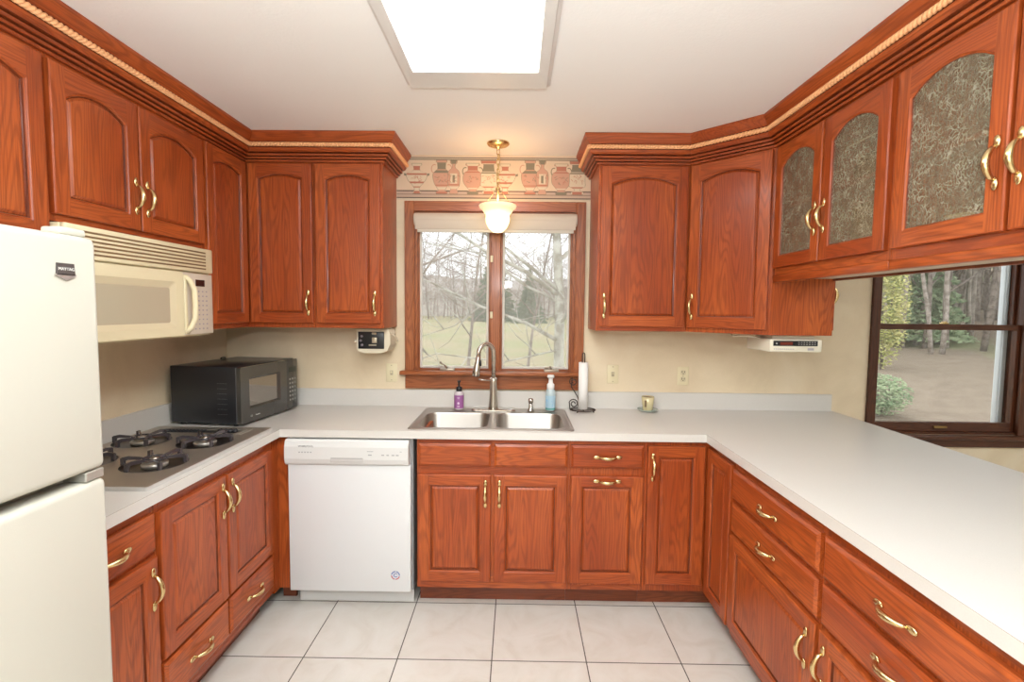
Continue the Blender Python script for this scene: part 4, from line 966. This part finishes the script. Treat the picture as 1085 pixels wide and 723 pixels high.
# ------------------------------------------------------------------ outdoors
def hgt(x, y):
    d = math.hypot(x, y); h = -1.0+.006*max(0, d-18)
    s = min(1.2, max(0, (x/max(y, 1)-.3)/.3)); h += 1.05*s*max(0, (d-9)/14)
    return h + .10*math.sin(x*.35+1)*math.cos(y*.27)*min(1, 30/d)
gm = MB(); nx, ny = 60, 60
gx = [-60+200*i/nx for i in range(nx+1)]; gy = [3.6+(125)*(j/ny)**1.5 for j in range(ny+1)]
ids = gm.add([(x, y, hgt(x, y)) for y in gy for x in gx])
for j in range(ny):
    for i in range(nx): a = j*(nx+1)+i; gm.face([ids[a], ids[a+1], ids[a+nx+2], ids[a+nx+1]], 0, True)
def ground():
    m = mat('lawn_and_leaf_litter', (.3, .3, .15), 1); t = NT(m); b = t.n['Principled BSDF']; b.inputs['Specular IOR Level'].default_value = 0
    g = t.new('ShaderNodeNewGeometry'); sp = t.new('ShaderNodeSeparateXYZ'); t.link(g.outputs['Position'], sp.inputs[0])
    n = t.new('ShaderNodeTexNoise', i_Scale=.16, i_Detail=5.0); t.link(g.outputs['Position'], n.inputs['Vector'])
    n2 = t.new('ShaderNodeTexNoise', i_Scale=3.0, i_Detail=5.0); t.link(g.outputs['Position'], n2.inputs['Vector'])
    field = t.mix(t.ramp(n.outputs['Fac'], [(.4, (0, 0, 0)), (.58, (1, 1, 1))]), (.25, .255, .13), (.32, .27, .17))
    litter = t.mix(n2.outputs['Fac'], (.16, .12, .09), (.30, .24, .19))
    grass = t.mix(n2.outputs['Fac'], (.17, .22, .09), (.26, .30, .14))
    n4 = t.new('ShaderNodeTexNoise', i_Scale=.11, i_Detail=2.0); t.link(g.outputs['Position'], n4.inputs['Vector'])
    wood = t.mix(t.ramp(n4.outputs['Fac'], [(.50, (0, 0, 0)), (.56, (1, 1, 1))]), litter, grass)
    f = t.new('ShaderNodeMapRange'); f.inputs['From Min'].default_value = .3; f.inputs['From Max'].default_value = .45; t.link(t.math('DIVIDE', sp.outputs[0], sp.outputs[1]), f.inputs['Value'])
    c = t.mix(f.outputs[0], field, wood)
    t.link(t.mix(t.math('MULTIPLY', n2.outputs['Fac'], .35), c, (.30, .25, .17)), b.inputs['Base Color']); return m
struct(gm.build('ground', ground()))

def bare_tree(seed, h, r0, spread, levels=4, lean=(0, 0), mtl=None, low=.35, nb=9, twig=True):
    rnd = random.Random(seed); mb = MB()
    def branch(p, d, L, r, lvl):
        n = 6 if lvl == 0 else 4 if lvl < 3 else 3
        pts = [p.copy()]; rad = [r]; q = p.copy(); dd = d.copy()
        for k in range(n):
            dd = (dd+Vector((rnd.uniform(-1, 1), rnd.uniform(-1, 1), rnd.uniform(-.4, .7)))*(.10 if lvl == 0 else .24)).normalized(); q = q+dd*L/n; pts.append(q.copy()); rad.append(r*(1-(k+1)/n*(.72 if lvl < levels else .8)))
        mb.tube(pts, rad, 8 if lvl == 0 else 5 if lvl < 2 else 3, caps=lvl == 0)
        if lvl >= levels: return
        cnt = nb if lvl == 0 else (5 if lvl < 3 else 4)
        for k in range(cnt):
            t = (low+(1-low)*(k+.5)/cnt) if lvl == 0 else .25+.75*(k+.5)/cnt
            i = min(n-1, int(t*n)); f = t*n-i; base = pts[i].lerp(pts[i+1], f)
            a = rnd.uniform(0, 2*PI); ax = Vector((math.cos(a), math.sin(a), rnd.uniform(-.1, .6))).normalized()
            nd = (dd*.35+ax*spread).normalized() if lvl else (Vector((0, 0, .25))+ax*spread).normalized()
            branch(base, nd, L*rnd.uniform(.42, .62)*(1-.35*t if lvl == 0 else 1), max(rad[i]*.50, .004), lvl+1)
    branch(Vector((0, 0, -.2)), Vector((lean[0], lean[1], 1)).normalized(), h, r0, 0)
    return mb
def barkm(name, a, b_, sc=6):
    m = mat(name, a, .9); t = NT(m); tc = t.new('ShaderNodeTexCoord'); n = t.new('ShaderNodeTexNoise', i_Scale=float(sc), i_Detail=4.0); t.link(tc.outputs['Object'], n.inputs['Vector'])
    t.link(t.ramp(n.outputs['Fac'], [(.42, a), (.56, b_)]), t.n['Principled BSDF'].inputs['Base Color']); return m
SYC = barkm('sycamore_bark', (.20, .18, .14), (.40, .39, .33), 5); BK = barkm('grey_bark', (.20, .16, .13), (.34, .29, .25)); BK2 = barkm('brown_bark', (.14, .11, .09), (.26, .21, .18))
# near sycamore seen through the right-hand sash
syc = thing('sycamore_tree', 'bare mottled sycamore tree close outside the right pane of the sink window', 'tree', (.70, 8.2, hgt(.70, 8.2)))
sy = bare_tree(11, 8.5, .105, .9, 4, (.02, 0), low=.32, nb=10)
for pth, ra in ((((0, 0, 2.05), (-.55, -.1, 2.35), (-1.3, -.25, 2.62), (-2.1, -.3, 3.0), (-2.9, -.4, 3.25)), .065), (((0, 0, 2.7), (-.6, .1, 3.0), (-1.2, .2, 3.45), (-1.9, .3, 3.7)), .05), (((.0, 0, 2.3), (.4, -.2, 2.9), (.7, -.3, 3.6)), .05), (((0, 0, 2.9), (-.8, -.2, 3.5), (-1.7, -.3, 4.1), (-3.0, -.4, 4.6)), .05), (((0, 0, 1.9), (-.9, -.6, 1.75), (-1.9, -.9, 1.9), (-2.9, -1.1, 1.55)), .03), (((.0, 0, 1.6), (-.7, -.4, 1.4), (-1.6, -.6, 1.45), (-2.3, -.7, 1.2)), .025), (((-1.3, -.25, 2.62), (-1.7, -.4, 2.3), (-2.3, -.5, 2.1)), .025), (((-2.0, -.9, 1.85), (-2.4, -.9, 2.3), (-2.6, -1.0, 2.8)), .02)):
    sy.tube(pth, [ra*.55*(1-.7*k/(len(pth)-1)) for k in range(len(pth))], 7)
    rnd = random.Random(len(pth)*7+int(ra*1000))
    for k in range(9):
        i = rnd.randrange(len(pth)-1); a = Vector(pth[i]).lerp(Vector(pth[i+1]), rnd.random()); q = a; pts = [a]
        d_ = Vector((rnd.uniform(-1, .3), rnd.uniform(-.5, .5), rnd.uniform(-.6, 1))).normalized()
        for s_ in range(4): d_ = (d_+Vector((rnd.uniform(-.4, .4), rnd.uniform(-.3, .3), rnd.uniform(-.3, .4)))).normalized(); q = q+d_*.22; pts.append(q)
        sy.tube(pts, [.012, .009, .007, .005, .003], 4)
sy.build('trunk_and_branches', SYC, syc)
tw = bare_tree(5, 6.5, .10, .95, 4, (-.03, 0), low=.22, nb=10); o = tw.build('bare_tree', BK); o.location = (-3.1, 9.6, hgt(-3.1, 9.6)); tag(o, 'bare branching tree outside the left pane of the sink window', 'tree')

for sd_, x_, y_, hh_, lb_ in ((41, -1.35, 13.5, 6.2, 'slender twiggy bare tree farther off in the left pane of the sink window'), (52, .25, 15.5, 6.8, 'slender twiggy bare tree between the sycamore and the window mullion')):
    o = bare_tree(sd_, hh_, .055, 1.0, 4, (.03, 0), low=.30, nb=14).build('bare_tree', BK2); o.location = (x_, y_, hgt(x_, y_)); tag(o, lb_, 'tree')
def foliage(mb, seed, n, shape, size, m=0):
    rnd = random.Random(seed)
    for _ in range(n):
        c = Vector(shape(rnd)); a = Vector((rnd.gauss(0, 1), rnd.gauss(0, 1), rnd.gauss(0, .7))).normalized(); b_ = a.orthogonal().normalized(); s_ = size*rnd.uniform(.6, 1.3)
        i = mb.add([c-a*s_, c+b_*s_*.35, c+a*s_, c-b_*s_*.35]); mb.face(i, m)
def conifer(seed, h, r, n):
    def shp(rnd):
        t = rnd.random()**1.3; k = math.floor(t*12)/12; rr = r*(1-t)*(1-.25*((t*12) % 1))*math.sqrt(rnd.uniform(.25, 1)); a = rnd.uniform(0, 2*PI); return (rr*math.cos(a), rr*math.sin(a), h*(.04+.96*t)-.12*rr)
    f = MB(); foliage(f, seed, n, shp, h*(.028 if n < 10000 else .013)); return f
NEED = barkm('needles_dark', (.05, .085, .04), (.10, .14, .075), 8); PINE = barkm('needles_soft', (.16, .24, .12), (.30, .36, .20), 3); YEL = barkm('yellow_leaves', (.35, .36, .10), (.50, .46, .18), 3)
def conifer_tree(x, y, h, r, label, n=5000, mt=None, group=None, seed=1):
    rt = thing('evergreen_tree', label, 'tree', (x, y, hgt(x, y)), 0, group)
    MB().tube([(0, 0, -.2), (0, 0, h*.9)], [r*.06, .01], 6).build('trunk', BK2, rt); conifer(seed, h, r, n).build('foliage', mt or NEED, rt, fix=False); return rt
conifer_tree(-4.0, 85, 13.5, 5.0, 'dark evergreen with a broad base behind the left pane of the sink window', seed=3)
conifer_tree(2.0, 78, 8.5, 3.2, 'small dark evergreen seen behind the sycamore branches', seed=4)
conifer_tree(15.2, 19.5, 8.5, 2.3, 'soft green pine beyond the dining window', mt=PINE, seed=5, n=30000)
def bush(x, y, r, h, mt, label, seed, n=2500, sz=.07):
    b = MB(); foliage(b, seed, n, lambda q: (lambda a, u, k: (r*k*math.cos(a)*math.sqrt(1-u*u), r*k*math.sin(a)*math.sqrt(1-u*u), h*(.5+.5*u*k)))(q.uniform(0, 6.28), q.uniform(-1, 1), q.uniform(.5, 1)), sz)
    rt = thing('shrub', label, 'shrub', (x, y, hgt(x, y))); b.build('foliage', mt, rt, fix=False)
    s_ = MB(); 
    for k in range(5): s_.tube([(0, 0, -.05), (math.cos(k*1.3)*r*.4, math.sin(k*1.3)*r*.4, h*.7)], [.02, .008], 5)
    s_.build('stems', BK2, rt); return rt
bush(10.72, 14.4, .62, 3.7, YEL, 'yellow-green leafy shrub at the left side of the dining window', 8, 5000, .06)
bush(7.6, 10.2, .55, .9, PINE, 'low pale green shrub on the lawn below the dining window', 9, 2500, .045)
# woods: four bare trees repeated
src = []
for k in range(4):
    src.append(bare_tree(30+k, 9+k*1.2, .070+.015*k, .8, 3 if k else 4, low=.14 if k > 1 else .30, nb=11).build('woodland_tree', BK if k % 2 else BK2))
rnd = random.Random(99); spots = []
for _ in range(75):                       # behind the field
    spots.append((rnd.uniform(-27, 27), rnd.uniform(92, 120)))
for _ in range(175):                       # the wooded slope on the right
    y_ = rnd.uniform(16, 48); spots.append((y_*rnd.uniform(.70, 1.14), y_))
for i, (x, y) in enumerate(spots):
    o = src[i] if i < 4 else src[i % 4].copy()
    if i >= 4: C.objects.link(o)
    o.location = (x, y, hgt(x, y)); o.rotation_euler = (0, 0, rnd.uniform(0, 6.28)); s_ = rnd.uniform(.8, 1.25)*(1.35 if i < 75 else 1); o.scale = (s_, s_, s_)
    if i < 75: tag(o, 'bare leafless tree in the woods beyond the field behind the sink window', 'tree', 'bare trees of the woods beyond the field')
    else: tag(o, 'bare leafless tree on the wooded slope outside the dining window', 'tree', 'bare trees on the slope outside the dining window')
# the distant wooded ridge
rg = MB(); RN = 90
rows = []
for j in range(6):
    rows.append([(-90+290*i/RN, 127+j*9, 6.5+j*1.1+(.7+.2*j)*math.sin(i*.23+j)+rnd.uniform(-.4, .8)+max(0, (-90+290*i/RN-30))*.2) for i in range(RN+1)])
ids = [rg.add(r_) for r_ in [[(x, 126, -3) for x, y, z in rows[0]]]+rows]
for a, b_ in zip(ids, ids[1:]):
    for i in range(RN): rg.face([a[i], a[i+1], b_[i+1], b_[i]], 0, False)
struct(rg.build('wooded_ridge', barkm('ridge_brown', (.33, .29, .26), (.46, .42, .38), .6)))
